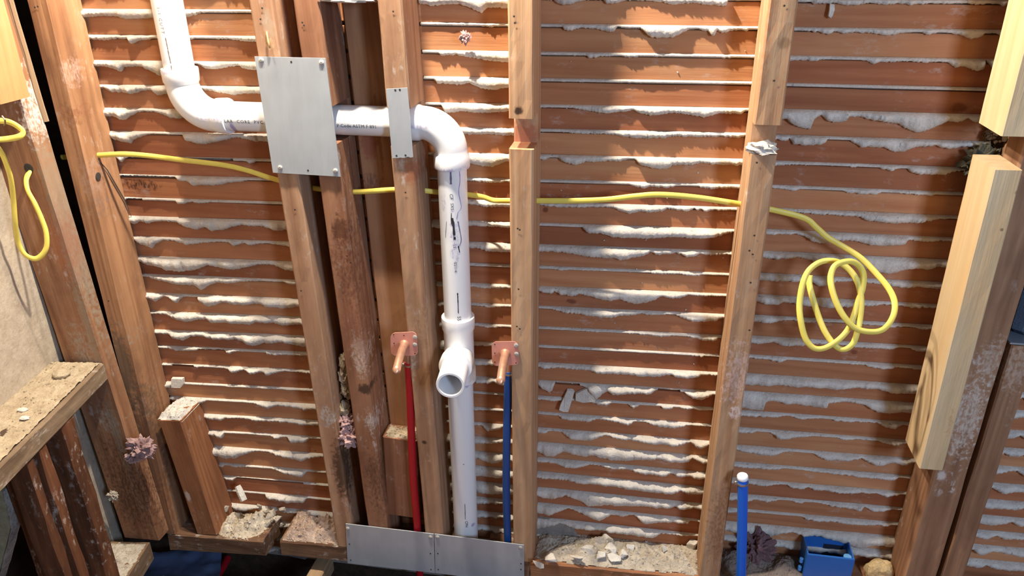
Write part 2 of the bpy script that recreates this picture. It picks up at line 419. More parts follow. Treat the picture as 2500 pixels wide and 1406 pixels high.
K2 = merge(crop(1280, 0, 2.93, {
 -1: [120,0,210,5,235,30,330,40,400,10,470,0,570,5,590,35,640,30,720,5,900,8,1000,20,1050,35,1130,30,1200,25,1350,40,1445,45,1455,5,1690,3],
 0: [120,190,270,188,290,220,330,222,400,205,500,205,560,222,640,232,665,192,690,200,780,205,830,205,860,230,900,268,960,275,1060,270,1100,250,1180,215,1240,205,1270,222,1320,230,1345,262,1360,255,1375,222,1410,238,1470,228,1540,215,1580,222,1670,205],
 1: [120,388,260,388,350,395,430,400,480,420,530,408,640,405,690,395,720,410,800,412,860,402,960,408,1100,400,1160,388,1210,395,1260,400,1300,395,1380,400,1410,418,1470,415,1530,400,1580,402,1650,408],
 2: [120,578,260,575,280,592,340,585,480,590,600,585,720,592,800,597,880,592,960,590,1030,588,1100,590,1180,590,1280,595,1340,598,1400,592,1500,590,1620,595],
 3: [110,772,200,770,280,762,330,770,400,785,500,800,560,812,640,808,720,798,780,790,830,812,900,825,960,825,1050,808,1120,812,1200,825,1280,840,1330,828,1390,812,1500,815,1560,812,1600,795],
 4: [110,940,250,945,330,952,420,960,560,960,620,962,700,975,800,990,880,992,920,985,1000,988,1060,975,1150,978,1250,980,1400,978,1500,985,1580,980],
 5: [110,1140,160,1142,190,1120,230,1125,290,1160,370,1180,440,1155,520,1160,590,1150,680,1155,740,1140,790,1140,820,1175,880,1190,960,1212,1020,1205,1060,1180,1130,1175,1180,1182,1260,1165,1340,1175,1450,1180,1555,1180],
 6: [110,1298,250,1300,400,1302,550,1305,740,1312,780,1335,850,1345,920,1335,1000,1342,1060,1338,1110,1320,1170,1325,1220,1322,1280,1345,1350,1352,1430,1345,1520,1350]}),
 crop(1280, 450, 2.93, {
 7: [110,150,250,165,400,165,560,162,640,170,680,190,760,205,830,190,900,200,990,190,1020,175,1100,185,1180,190,1215,175,1240,185,1260,175,1290,195,1350,185,1430,190,1500,185],
 8: [110,290,390,298,410,305,450,340,560,350,640,375,760,382,860,385,960,380,1060,372,1150,382,1260,385,1360,372,1430,355,1490,345],
 9: [110,480,200,478,300,490,380,500,470,515,560,525,640,522,690,540,770,525,850,510,900,488,960,500,1040,500,1090,488,1130,500,1160,515,1210,515,1260,500,1350,505,1440,500],
 10: [110,595,170,600,270,618,330,610,460,618,600,615,700,622,770,628,830,622,850,632,880,628,930,642,1020,642,1090,640,1150,650,1240,655,1280,640,1350,645,1450,648],
 11: [100,755,150,770,200,778,215,765,260,785,350,790,390,780,470,795,560,822,620,828,680,820,740,840,800,852,870,842,930,820,980,798,1050,808,1110,810,1170,795,1250,798,1350,802,1430,800],
 12: [100,868,160,870,210,895,300,915,400,922,480,935,560,945,640,945,700,935,800,932,840,920,870,932,930,935,1000,932,1080,930,1110,945,1160,960,1220,975,1300,975,1370,968,1420,955],
 13: [100,1015,150,1025,250,1030,330,1038,420,1050,520,1060,570,1045,620,1055,700,1052,740,1065,820,1072,900,1080,980,1090,1060,1080,1140,1082,1200,1095,1280,1115,1370,1112,1390,1090],
 14: [100,1150,300,1150,450,1165,600,1170,650,1185,720,1195,830,1195,880,1190,960,1200,1020,1195,1080,1205,1160,1202,1200,1225,1270,1235,1300,1218,1380,1228],
 15: [95,1300,150,1315,230,1308,300,1315,380,1325,450,1325,540,1342,640,1352,760,1355,850,1368,920,1372,1000,1365,1050,1358,1090,1375,1180,1380,1240,1380,1270,1360,1360,1365]}),
 crop(1280, 900, 2.778, {
 16: [85,90,120,130,170,155,195,140,210,82,380,86,390,110,430,130,490,205,540,165,570,150,600,170,680,165,760,160,850,165,890,150,905,128,1065,138,1090,165,1140,190,1200,205,1250,185,1280,175],
 17: [85,205,200,215,240,215,420,215,500,240,560,245,620,225,680,225,740,265,790,240,830,240,920,245,940,268,1000,270,1020,250,1070,270,1150,275,1180,280,1270,280],
 18: [85,300,230,315,260,335,330,345,430,355,500,340,600,355,700,375,760,350,810,355,860,375,940,395,1010,402,1090,385,1110,370,1150,388,1260,388],
 19: [85,430,140,432,180,418,260,430,330,470,420,485,490,465,550,448,600,465,700,480,800,490,880,505,1000,515,1100,505,1130,500,1165,530,1200,535,1245,515],
 20: [85,550,150,585,210,585,260,560,300,560,360,580,420,592,450,575,520,600,600,615,680,620,760,610,850,612,900,600,950,618,1040,630,1110,630,1140,605,1190,628],
 21: [85,625,200,635,300,662,380,660,450,650,520,655,600,675,700,680,760,692,850,710,960,718,990,700,1040,725,1130,725,1180,740,1220,735],
 22: [80,728,200,738,300,750,420,770,500,775,600,790,700,805,800,820,900,830,1000,832,1060,820,1110,835,1180,848,1215,838],
 23: [80,840,130,870,190,878,280,850,340,870,400,900,430,925,500,925,560,915,680,925,780,925,850,925,900,935,980,935,1020,925,1080,945,1150,940,1200,950],
 24: [80,975,170,985,230,965,300,945,360,960,430,990,510,1018,560,1000,590,985,670,995,740,985,790,1020,820,1045,900,1035,1000,1035,1110,1042,1130,1022,1195,1042],
 25: [80,1090,240,1045,330,1070,480,1085,560,1095,660,1105,760,1130,880,1135,930,1112,1000,1120,1090,1130,1190,1130]}))
K3 = merge(crop(1850, 0, 2.93, {
 -1: [340,0,400,30,470,30,550,25,620,42,720,40,800,25,900,38,1000,30,1080,35,1200,30,1300,28,1400,30,1500,25,1560,40,1650,25,1750,40,1900,30],
 0: [285,220,360,225,430,232,490,250,550,228,620,245,690,232,760,240,830,238,900,258,960,255,1050,235,1160,232,1200,252,1270,240,1310,222,1370,242,1450,255,1520,285,1580,270,1630,240,1700,240,1740,265,1890,255],
 1: [245,435,330,432,410,440,450,430,560,422,620,412,700,422,770,435,810,460,870,445,960,448,1030,440,1100,440,1200,452,1300,445,1370,455,1410,485,1480,478,1550,508,1600,495,1625,430,1640,430,1660,480,1700,502,1770,500,1830,455],
 2: [230,600,400,603,600,607,750,614,850,622,950,626,1100,626,1250,630,1400,632,1700,636,1780,636],
 3: [200,850,240,890,300,915,370,925,400,855,450,825,490,860,550,880,620,870,660,832,730,838,800,855,900,870,1000,885,1040,910,1100,942,1150,950,1220,930,1290,895,1350,865,1430,875,1500,850,1540,875,1640,872,1720,855],
 4: [140,1000,210,1010,220,985,250,1030,330,1040,460,1030,485,1015,500,990,600,985,660,1010,740,1055,800,1050,900,1055,960,1085,1020,1090,1080,1065,1140,1045,1200,1050,1260,1040,1320,1055,1380,1065,1450,1050,1600,1055,1660,1040,1800,1050],
 5: [140,1185,250,1180,350,1180,440,1175,560,1185,640,1190,690,1200,740,1185,830,1185,890,1210,950,1222,1010,1205,1060,1195,1090,1230,1150,1245,1240,1245,1330,1248,1400,1225,1500,1218,1620,1220],
 6: [130,1350,250,1365,330,1350,420,1345,500,1350,580,1362,640,1380,730,1385,840,1392,900,1370,1000,1380,1100,1390,1220,1402,1280,1385,1400,1385,1560,1395]}),
 crop(1850, 450, 2.93, {
 7: [90,190,200,185,300,205,420,215,560,220,640,228,720,232,780,255,880,265,980,278,1100,275,1200,262,1300,250,1400,245,1530,250],
 8: [70,360,180,358,260,355,330,370,380,400,440,415,560,400,640,400,720,408,800,432,880,440,960,430,1040,425,1080,395,1140,405,1210,412,1300,405,1400,410,1480,405],
 9: [45,525,130,530,200,525,290,522,370,535,420,568,500,560,600,545,700,560,760,600,820,620,920,640,980,630,1060,598,1130,595,1200,605,1280,590,1340,590,1400,610,1430,590],
 10: [20,685,100,690,180,690,300,695,380,690,430,725,500,720,560,695,640,695,760,700,850,712,950,725,1050,738,1130,730,1200,735,1300,742,1390,738],
 11: [0,835,60,855,120,855,180,838,250,845,330,865,420,868,500,878,560,870,700,872,800,868,900,862,1000,868,1100,882,1200,880,1350,884],
 12: [0,985,80,990,160,975,240,970,330,985,450,985,560,985,700,995,800,1005,880,1012,960,1025,1060,1012,1150,1030,1200,1035,1310,1025],
 13: [0,1135,100,1125,180,1150,260,1145,330,1150,440,1140,560,1145,700,1160,780,1168,870,1172,960,1180,1020,1160,1050,1152,1100,1180,1170,1195,1230,1190,1250,1165],
 14: [0,1245,80,1255,150,1270,240,1250,300,1258,450,1270,600,1280,750,1290,830,1310,930,1318,1000,1308,1100,1320,1230,1330]}),
 crop(1750, 900, 2.779, {
 15: [210,105,300,112,380,110,440,105,520,120,600,115,700,125,790,138,860,130,960,125,1080,135,1180,158,1260,165,1400,160],
 16: [190,265,240,280,310,280,318,255,325,225,350,210,400,212,480,235,540,232,600,250,700,255,735,255,745,225,900,225,1000,238,1040,265,1090,290,1170,298,1250,288,1350,302],
 17: [180,312,300,322,400,325,490,318,560,338,660,338,740,332,800,350,900,358,1020,362,1090,365,1140,390,1200,402,1260,380,1320,390],
 18: [165,430,230,435,300,418,360,430,420,465,500,465,600,458,700,452,780,460,860,480,960,478,1080,485,1150,505,1220,512,1300,500],
 19: [150,545,220,560,300,578,370,580,440,565,500,560,580,560,640,568,690,590,740,612,830,615,920,610,980,605,1040,632,1100,655,1150,640,1200,635,1250,650,1320,635],
 20: [130,660,200,668,300,675,400,680,490,670,560,682,660,700,740,702,800,712,900,722,1000,735,1100,742,1180,752,1240,735,1340,740],
 21: [220,778,300,788,380,785,450,780,500,800,580,808,620,800,660,820,740,825,800,830,900,838,1000,842,1080,840,1140,862,1220,855,1300,845],
 22: [110,880,200,885,280,882,340,895,420,888,490,890,560,908,640,895,700,908,780,925,880,940,970,955,1000,935,1050,960,1120,965,1180,955,1210,945,1240,955,1280,955],
 23: [80,968,300,975,450,985,560,995,600,1015,700,1030,780,1030,860,1045,950,1050,1050,1058,1150,1060,1240,1052],
 24: [80,1090,200,1120,280,1145,350,1140,420,1110,510,1100,600,1125,700,1130,880,1180,940,1210,1000,1200,1060,1185,1120,1190,1170,1205,1220,1195],
 25: [70,1160,300,1170,400,1200,450,1205,560,1225,930,1250,1020,1270,1090,1280,1170,1280,1210,1255]}))
KM = merge(crop(600, 0, 2.704, {
 -1: [1130,20,1230,40,1300,35,1400,30,1480,50,1560,90,1600,50,1710,55],
 0: [1145,155,1300,160,1450,172,1500,165,1600,180,1710,175],
 1: [1150,325,1250,340,1300,370,1400,365,1500,385,1600,400,1720,410],
 2: [1170,505,1230,520,1270,550,1400,560,1480,550,1560,585,1650,590,1725,580],
 3: [1175,680,1290,690,1330,745,1450,735,1550,745,1650,740,1725,735],
 4: [1290,870,1390,880,1500,890,1600,885,1750,895],
 5: [1200,1020,1300,1050,1480,1080,1560,1100,1640,1095,1725,1065],
 6: [1210,1165,1300,1170,1480,1195,1600,1205,1725,1200],
 7: [1220,1320,1300,1330,1480,1350,1600,1365,1730,1365]}),
 crop(600, 450, 2.8125, {8: [1290,290,1340,300,1560,285,1700,290,1800,295], 9: [1300,410,1600,440,1700,460,1800,460], 10: [1310,548,1560,550,1800,553],
 11: [1330,700,1560,705,1700,715,1800,712], 12: [1340,830,1560,830,1700,845,1800,840], 13: [1350,975,1580,970,1700,985,1800,975], 14: [1350,1130,1600,1105,1700,1110,1820,1100]}),
 crop(550, 900, 2.779, {17: [1500,155,1700,165,1900,170], 18: [1500,265,1700,280,1850,275], 19: [1740,385,1780,410,1860,410,1900,385], 20: [1530,490,1720,500,1900,500],
 21: [1520,600,1720,605,1820,640,1900,615], 22: [1530,710,1720,725,1840,735,1900,725], 23: [1530,815,1720,835,1800,845,1900,840], 24: [1540,900,1720,905,1900,910]}))
K1 = merge(crop(0, 0, 2.93, {
 0: [560,95,600,125,700,120,760,115,850,120,920,140,1000,135,1080,130,1320,130,1370,120,1420,100,1500,82,1600,85,1680,95,1770,90],
 1: [605,275,680,285,760,290,840,278,920,280,960,315,1000,290,1100,280,1350,285,1450,272,1560,280,1660,285,1740,292,1810,300],
 2: [655,455,690,475,750,475,820,490,880,515,895,480,960,475,1040,480,1100,510,1140,540,1190,530,1390,460,1440,465,1480,490,1560,495,1640,480,1720,470,1760,490,1820,500],
 3: [700,630,760,635,810,660,880,660,960,670,1030,650,1090,645,1140,685,1200,670,1440,640,1500,650,1600,665,1680,680,1750,670,1850,670],
 4: [745,810,770,830,830,835,900,860,940,830,1000,800,1100,800,1180,820,1230,840,1300,850,1330,835,1800,830],
 5: [780,965,830,1000,900,1015,950,1025,960,1000,1030,970,1100,960,1250,965,1310,965,1350,1005,1430,1030,1500,1025,1600,1005,1660,990,1700,985,1760,995,1850,1010],
 6: [820,1130,850,1140,880,1160,900,1128,1000,1122,1680,1128,1700,1130,1740,1150,1800,1170,1860,1140,1890,1145],
 7: [860,1256,1000,1258,1260,1266,1280,1290,1350,1300,1400,1330,1460,1320,1540,1325,1640,1310,1770,1295,1790,1280,1900,1290]}),
 crop(0, 450, 2.93, {
 8: [900,100,1040,103,1080,115,1200,118,1260,120,1290,140,1370,125,1450,135,1530,125,1600,130,1680,125,1780,122,1900,128],
 9: [930,270,970,285,1010,260,1080,275,1120,265,1180,262,1280,270,1350,300,1420,320,1480,300,1520,330,1600,325,1670,300,1740,290,1850,295,1900,300],
 10: [975,400,1030,430,1100,455,1120,425,1170,400,1260,405,1350,430,1440,420,1560,410,1640,415,1680,440,1740,420,1800,435,1900,420],
 11: [1015,550,1070,575,1130,580,1200,610,1300,620,1400,610,1460,590,1500,570,1560,590,1640,600,1690,610,1760,590,1850,570,1900,575],
 12: [1050,660,1110,680,1170,685,1250,705,1330,712,1400,720,1450,755,1490,725,1560,700,1650,705,1750,695,1900,690],
 13: [1085,815,1120,835,1180,800,1230,815,1280,840,1310,805,1380,795,1420,800,1440,840,1500,870,1550,860,1600,835,1680,855,1760,860,1850,850,1900,860],
 14: [1125,925,1180,930,1260,955,1350,980,1420,965,1490,960,1530,985,1620,985,1700,990,1790,1000,1840,980,1900,985],
 15: [1160,1065,1220,1075,1260,1095,1330,1110,1370,1085,1450,1085,1540,1100,1640,1105,1700,1105,1760,1130,1830,1150,1900,1130],
 16: [1195,1170,1280,1190,1400,1188,1420,1178,1600,1182,1640,1205,1700,1195,1900,1195],
 17: [1225,1282,1390,1285,1400,1310,1440,1305,1480,1290,1540,1300,1620,1320,1680,1345,1750,1325,1810,1350,1860,1340,1900,1345]}),
 crop(600, 450, 2.8125, {8: [150,125,240,130], 9: [140,295,170,300,220,315,280,310], 10: [145,405,300,425], 11: [145,550,200,555,260,580,330,590], 12: [150,665,250,668,340,685],
 13: [145,840,200,840,260,850,360,835], 14: [150,950,180,945,260,965,380,955], 15: [145,1090,160,1090,260,1075,330,1095,410,1110], 16: [150,1165,430,1175], 17: [150,1305,160,1305,240,1285,320,1285,450,1300]}),
 crop(0, 860, 2.576, {
 18: [1080,215,1120,220,1160,200,1235,205,1250,190,1400,190], 19: [1215,310,1260,315,1330,300,1390,305], 20: [1240,395,1320,415,1400,425], 21: [1265,510,1340,515,1410,530],
 22: [1290,625,1360,640,1410,655], 23: [1320,705,1380,715,1410,718], 24: [1340,770,1400,775]}),
 crop(550, 900, 2.779, {18: [0,105,120,120,240,125,320,125,350,115,450,130,580,135], 19: [0,215,100,225,200,235,300,265,350,250,450,260,560,275,610,270],
 20: [0,335,100,335,200,350,320,355,420,362,520,375,630,382], 21: [0,430,80,435,200,445,300,450,350,470,420,460,470,495,540,495,590,465,640,455],
 22: [0,600,80,600,140,575,200,560,280,560,330,575,440,595,530,620,560,600,660,595], 23: [0,645,60,665,150,668,230,655,270,645,330,680,420,705,530,725,560,695,680,700],
 24: [0,745,60,755,80,733,300,743,450,758,690,788], 25: [120,830,200,840,270,850,290,870,400,885,420,900,540,900,560,870,690,880]}))
BREAKS = {'K1': ((6,310,570,380), (7,295,430,426), (8,310,350,482), (24,500,740,1170), (16,485,550,850), (17,422,475,890)), 'K2': ((16,1356,1416,930), (16,1606,1662,945), (0,1507,1516,62), (7,1690,1700,503)), 'K3': ((1,2404,2410,145),)}
def fill(Z, K, x0, x1, seed, d0=.012, name=''):
    for k in sorted(Z):
        if k in K: pts = [(lambda q: (q.x, q.z))(at(x, y, YL-.001)) for x, y in K[k]]
        else: pts = [(x0+(x1-x0)*i/14, Z[k](x0+(x1-x0)*i/14)-max(.003, d0+.011*fb(i*.9, seed+k*2.2))) for i in range(15)]
        key(Z[k], x0, x1, pts, seed+k*1.7, [(at(p, q, YL).x, at(r, q, YL).x) for kk, p, r, q in BREAKS.get(name, ()) if kk == k])
fill(ZA, K1, -.845, -.445, 3., name='K1')
fill(ZB, KM, -.19, -.024, 31.)
fill(ZB, K2, .02, .385, 57., name='K2')
fill(ZC, K3, .425, .80, 77., name='K3')
fill({k: v for k, v in ZC.items() if k > 6}, {}, .90, 1.15, 99., .016)
# ------------------------------------------------------------------ framing of the back wall
def loc(m, p): return m.inverted() @ Vector(p)
def studmat(name, pb, pt, spots=(), ydir=Vector((0,1,0)), **k):
    m = frame(pb, pt, ydir)
    return old(name, spots=[(loc(m, p), r, srgb(*c), rag, st) for p, r, c, rag, st in spots], **k)
def stud(name, label, xb, xt, mat=None, w=.041, d=.092, y=0., zb=-.72, zt=1.0, seed=0, spots=(), notch=(), mk={}, cat='stud', **k):
    pb, pt = Vector((xb, y, zb)), Vector((xt, y, zt))
    return lumber(name, label, cat, pb, pt, w, d, mat or studmat(name+'_wood', pb, pt, spots, **mk), seed, notch, **k)
def lin(p, q, z): return p[0]+(q[0]-p[0])*(z-p[1])/(q[1]-p[1])
WHT, GRY, DRK, PNK, CHR = (214, 204, 192), (150, 138, 122), (84, 50, 34), (206, 168, 156), (58, 40, 30)
def sp(px, py, rx, rz, col, rag=3., st=.9, Y=0.): return (at(px, py, Y), (rx, .06, rz), col, rag, st)
# twin studs behind the big plate
ZPIPE = (at(900, 258, .045).z+at(900, 331, .045).z)/2; PN = [(ZPIPE-.033, ZPIPE+.033, .0775)]
a, b = (-.4375, .497), (-.4095, -.615)
T1 = stud('framing_stud', 'left one of the twin studs under the big steel plate', lin(a,b,-.70)-.003, lin(a,b,1.), seed=1, zb=-.692, notch=PN,
     spots=[sp(655,60,.012,.03,(176,156,136),1.5,.5), sp(790,960,.03,.10,(150,120,98),3.5,.7), sp(800,1020,.02,.03,(190,178,166),2.5,.8), sp(840,1150,.03,.10,CHR,2.,.8), sp(655,105,.01,.012,(206,170,130),3.,.8)])
a, b = (-.3575, .497), (-.329, -.604)
T2 = stud('framing_stud', 'dark split right one of the twin studs under the big steel plate', lin(a,b,-.70), lin(a,b,1.), w=.045, seed=2, zb=-.688, notch=PN,
     mk=dict(light=(178,130,98), dark=(132,88,64), stain=(86,50,36), stain_amt=.55), spots=[sp(880,870,.02,.05,(196,176,160),4.5,.8), sp(890,950,.02,.015,CHR,2.,.85), sp(905,1030,.015,.03,(200,190,180),3.,.7), sp(830,560,.02,.03,DRK,2.,.8), sp(860,640,.05,.10,(96,54,38),2.5,.7), sp(890,800,.05,.08,(120,64,46),2.5,.5), sp(920,1180,.03,.10,(74,48,36),2.5,.6)])
# stud with the narrow plate
a, b = (-.2145, .499), (-.197, -.584)
S3 = stud('framing_stud', 'stud carrying the narrow steel strip and the red pipe stub-out', lin(a,b,-.72), lin(a,b,1.), w=.042, seed=3, zb=-.69, notch=PN,
     spots=[sp(1000,880,.014,.05,(200,176,156),4.,.7), sp(1035,800,.03,.05,(170,140,110),3.5,.5), sp(1005,420,.02,.03,(150,84,56),2.,.6), sp(1035,1080,.007,.006,CHR,1.,.9)])
# stud right of the drain pipe, notched for an old let-in strip
ZN0, ZN1 = at(1270,365).z, at(1270,290).z
SA = stud('framing_stud', 'notched stud between the white drain and the cable, carrying the blue stub-out', .004, -.001, w=.042, seed=4, notch=[(ZN0, ZN1, .052)], zb=-.669, mk=dict(light=(204,168,132), dark=(168,128,94), stain_amt=.15, white=.3),
     spots=[sp(1266,270,.009,.009,CHR,1.2,.95), sp(1262,1030,.008,.02,(200,150,110),2.,.7), sp(1268,330,.05,.03,(150,70,48),1.5,.6,.05)])
ZN2, ZN3 = at(1868,378).z, at(1870,305).z
SB = stud('framing_stud', 'notched stud with a plaster lump in its cut, left of the cable coil', .405, .395, w=.042, seed=5, zb=-.653, notch=[(ZN2, ZN3, .034)], mk=dict(light=(202,164,126), dark=(158,116,84), stain_amt=.25),
     spots=[sp(1905,110,.03,.10,(160,134,106),2.5,.6), sp(1915,105,.012,.012,(120,92,66),1.5,.7), sp(1800,920,.03,.07,(190,160,146),4.5,.9), sp(1795,1005,.012,.02,(210,188,178),3.,.9), sp(1760,1280,.03,.12,(120,72,46),2.5,.6), sp(1690,1180,.01,.01,CHR,1.,.5)])
# left stud with the cable hole
a, b = (-.856, .493), (-.866, -.60)
L1 = stud('framing_stud', 'big stained stud in the left corner with the yellow cable coming out', -.866, -.853, w=.042, d=.088, seed=6, zb=-.72,
     mk=dict(light=(184,140,102), dark=(132,92,64), stain=(92,62,44), stain_amt=.6, white=.3), spots=[sp(150,30,.012,.02,(150,130,120),1.2,.7), sp(160,180,.012,.03,(200,166,150),2.5,.6), sp(300,680,.012,.012,(220,190,176),2.5,.9), sp(310,742,.008,.008,(226,204,190),2.5,.9), sp(215,440,.02,.05,(170,136,116),3.,.6), sp(300,900,.03,.12,(96,84,68),2.2,.7), sp(360,1100,.05,.16,(92,64,48),2.,.6), sp(330,830,.02,.03,(150,140,120),3.,.7), sp(360,990,.04,.06,(96,80,64),3.,.7), sp(245,505,.02,.03,(120,98,88),3.,.6), sp(170,280,.02,.03,(120,72,48),2.5,.6)])
# ------ corner post of the left wall (wide face to the camera) and what hangs on it
def board(name, label, cat, x0, x1, y0, y1, z0, z1, mat, seed=0, c=.0025, lean=0., **k):
    pb, pt = Vector(((x0+x1)/2, y0, z0)), Vector(((x0+x1)/2+lean, y0, z1))
    return lumber(name, label, cat, pb, pt, x1-x0, y1-y0, mat, seed, c=c, **k)
LX = -.895
pb, pt = Vector((-.9040, -.042, -.704)), Vector((-.983, -.042, 1.))
board('corner_stud', 'corner post of the left wall above and behind the dusty sill, paint flaked', 'stud', -.951, -.857, -.042, -.002, -.704, 1.,
     studmat('corner_stud_wood', pb, pt, [sp(84,290,.012,.05,(226,212,202),3.2,.95,-.02), sp(66,220,.010,.02,(222,206,194),3.4,.9,-.02), sp(36,160,.012,.012,(222,200,186),3.4,.8,-.02), sp(190,620,.02,.16,(150,138,122),3.,.75,-.02), sp(220,850,.03,.08,(160,150,134),3.,.7,-.02),
       sp(280,1010,.03,.05,(170,158,140),3.,.7,-.02), sp(158,520,.012,.22,(142,126,106),2.1,.6,-.02), sp(235,800,.014,.18,(150,134,112),2.1,.6,-.02), sp(305,1060,.014,.15,(140,124,104),2.1,.6,-.02), sp(330,1180,.08,.16,(70,42,30),2.5,.75,-.02), sp(150,600,.03,.1,(150,82,52),2.,.4,-.04), sp(80,480,.01,.02,(120,60,40),1.5,.8,-.04)], light=(176,130,96), dark=(132,90,62), stain=(96,64,46), stain_amt=.5), seed=11, lean=-.079)
board('furring_strip', 'thin grey board strip in the gap of the left corner', 'board', -.909, -.896, -.006, .004, at(112,296,0).z, 1., old('strip_wood', light=(170,146,118), dark=(130,106,82)), seed=12, lean=-.026)
q = at(0, 225, -.075); z = at(20, 243, -.075).z
new_l = m_wood('new_wood_warm', (190, 160, 116), (172, 138, 92), 'z', stain=(200,150,90), stain_amt=.3, grain=.5)
board('wood_block', 'fresh pale wood block hanging at the upper left edge', 'block', at(40,225,-.075).x-.10, at(40,225,-.075).x, -.115, -.045, z, 1., new_l, seed=13)
# sill of the left wall: runs out towards the camera
SZ = -.218
s0, s1 = Vector((-.879, -.043, SZ)), Vector((-.816, -.50, SZ))
sd = (s1-s0).normalized(); sn = Vector((-sd.y*-1, -sd.x, 0)); sn = Vector((sd.y, -sd.x, 0)).normalized()   # towards the left (-X)
if sn.x > 0: sn = -sn
SW, ST = .112, .043
def sill_pt(u, v, dz=0.): return s0 + sd*u + sn*v + Vector((0,0,dz))
rings = []
for i in range(26):
    u = .62*i/25; e = lambda k: .0018*fb(u*22, k*3.3, 4.)
    rings.append([sill_pt(u, 0+e(1), -.004), sill_pt(u, .005+e(2), 0), sill_pt(u, SW, 0), sill_pt(u, SW, -ST), sill_pt(u, .004+e(3), -ST), sill_pt(u, e(4), -ST+.005)])
sillm = old('sill_wood', axis='y', light=(160,140,114), dark=(112,92,72), stain=(78,64,52), stain_amt=.6, white=.6)
sill = tag(mesh('sill_board', *loft(rings), sillm, origin=sill_pt(.3, SW/2, -ST)), 'rough wooden sill covered in sawdust at the left edge', 'board')
tag(mesh('dust', *(lambda: (lambda V, F: (V, F))(*[ [ (sill_pt(.0035+.6*i/150, .006+(SW-.008)*j/30, .0012+.0035*max(0,fb(i*.16, j*.25, 2.)+.35)+.002*fb(i*.7, j*.7, 5.)+random.uniform(0,.0012))) for i in range(151) for j in range(31)], [(i*31+j, i*31+j+1, (i+1)*31+j+1, (i+1)*31+j) for i in range(150) for j in range(30)] ]))(), DUST, origin=sill_pt(.3, SW/2, 0)), 'coarse tan sawdust spread over the left sill', 'sawdust', kind='stuff')
k = atZ(150, 912, SZ+.008)
tag(blob('wood_plug', k, (.017,.017,.009), DUST, .15, 1.5, 3, 5), 'round sawdust coated wood plug lying on the left sill', 'plug')
for i, (x, y, r) in enumerate(((55,1000,.011), (60,1020,.010))):
    tag(blob('paint_chip', atZ(x, y, SZ+.006), (r, r*.6, .003), CHUNK, .3, 2., 2, i), ('larger' if i == 0 else 'smaller')+' white chip on the sill dust near the left edge', 'chip')
kn = atZ(14, 1055, SZ+.001)
tag(blob('knot_hole_plug', kn, (.010,.016,.003), m_plain('dark_knot', (70,52,40), .9), .2, 2., 2, 9), 'dark oval knot in the sill at the left edge', 'knot')
# panel that closes the left wall on its far side
pl0, pl1 = Vector((-.993, -.002, 0)), Vector((-.915, -.60, 0))
vs, fs = boxv((0,0,0), (1,1,1))
lw = [(pl0.x, pl0.y), (pl1.x, pl1.y), (pl1.x-.02, pl1.y), (pl0.x-.02, pl0.y)]
WL = m_plaster('left_wall_plaster', (192, 178, 158), (164, 148, 128), .35, 120., cracks=False)
fr = .30; lw2 = [lw[0], (lw[0][0]+(lw[1][0]-lw[0][0])*fr, lw[0][1]+(lw[1][1]-lw[0][1])*fr), (lw[3][0]+(lw[2][0]-lw[3][0])*fr, lw[3][1]+(lw[2][1]-lw[3][1])*fr), lw[3]]
o = mesh('wall_left', *join([loft([[(x, y, SZ-.03) for x, y in lw], [(x, y, 1.) for x, y in lw]]), loft([[(x, y, -.78) for x, y in lw2], [(x, y, SZ-.03) for x, y in lw2]])]), WL, origin=Vector((-.96,-.3,-.78))); o['kind'] = 'structure'; o['label'] = 'bare beige plaster behind the left framing'
# cripples below the sill
zc0, zc1 = -.704, SZ-ST
dk = lambda n, **k: old(n, light=(132,86,58), dark=(86,52,34), stain=(58,36,26), stain_amt=.7, **k)
for i, (u, wd, lab) in enumerate(((.170, .038, 'weathered short stud under the sill, next to the corner post'), (.244, .024, 'narrow pale-edged short stud, middle one under the sill'), (.281, .020, 'split dark short stud under the sill nearest the left edge'))):
    cw = (.088, .088, .045)[i]; m0 = sill_pt(u, .002); cen = m0 + sn*cw/2
    pb = Vector((cen.x, cen.y, zc0)); pt = Vector((cen.x, cen.y, zc1))
    lumber('cripple_stud', lab, 'stud', pb, pt, cw, wd, dk('cripple_wood', white=.8), 20+i, wob=.003, ydir=sd*-1)
# left sole plate
zs = -.705
tag(mesh('sole_plate', *join([loft([[sill_pt(u, v+.002*fb(u*30, v*50), 0)+Vector((0,0,z-SZ)) for u, v in ((.005,0), (.36,0), (.36,SW), (.005,SW))] for z in (zs-.05, zs)])]), old('left_sole_wood', axis='y', light=(150,126,100), dark=(104,80,60)), origin=sill_pt(.1, .05, 0)+Vector((0,0,zs-.05-SZ))), 'floor plate of the left wall below the short studs', 'board')
# short cut-off stud standing in front of the left stud
zt = at(410, 1031, 0).z
pb, pt = Vector((-.765, .006, -.713)), Vector((-.7945, .006, zt))
lumber('cut_stud', 'short sawn-off stud with a plaster covered top in the left bay', 'stud', pb, pt, .056, .084, studmat('cut_stud_wood', pb, pt, [sp(455,1215,.008,.02,(196,180,164),2.,.8), sp(460,1040,.006,.02,(210,196,180),2.5,.9)], light=(170,118,80), dark=(126,80,52)), 31)
heap('plaster_crust', [(-.826,.008), (-.768,.008), (-.766,.088), (-.826,.088)], zt, .016, CHUNK, 'crumbly plaster crust on top of the sawn-off stud', 'plaster', 8, edge=.01)
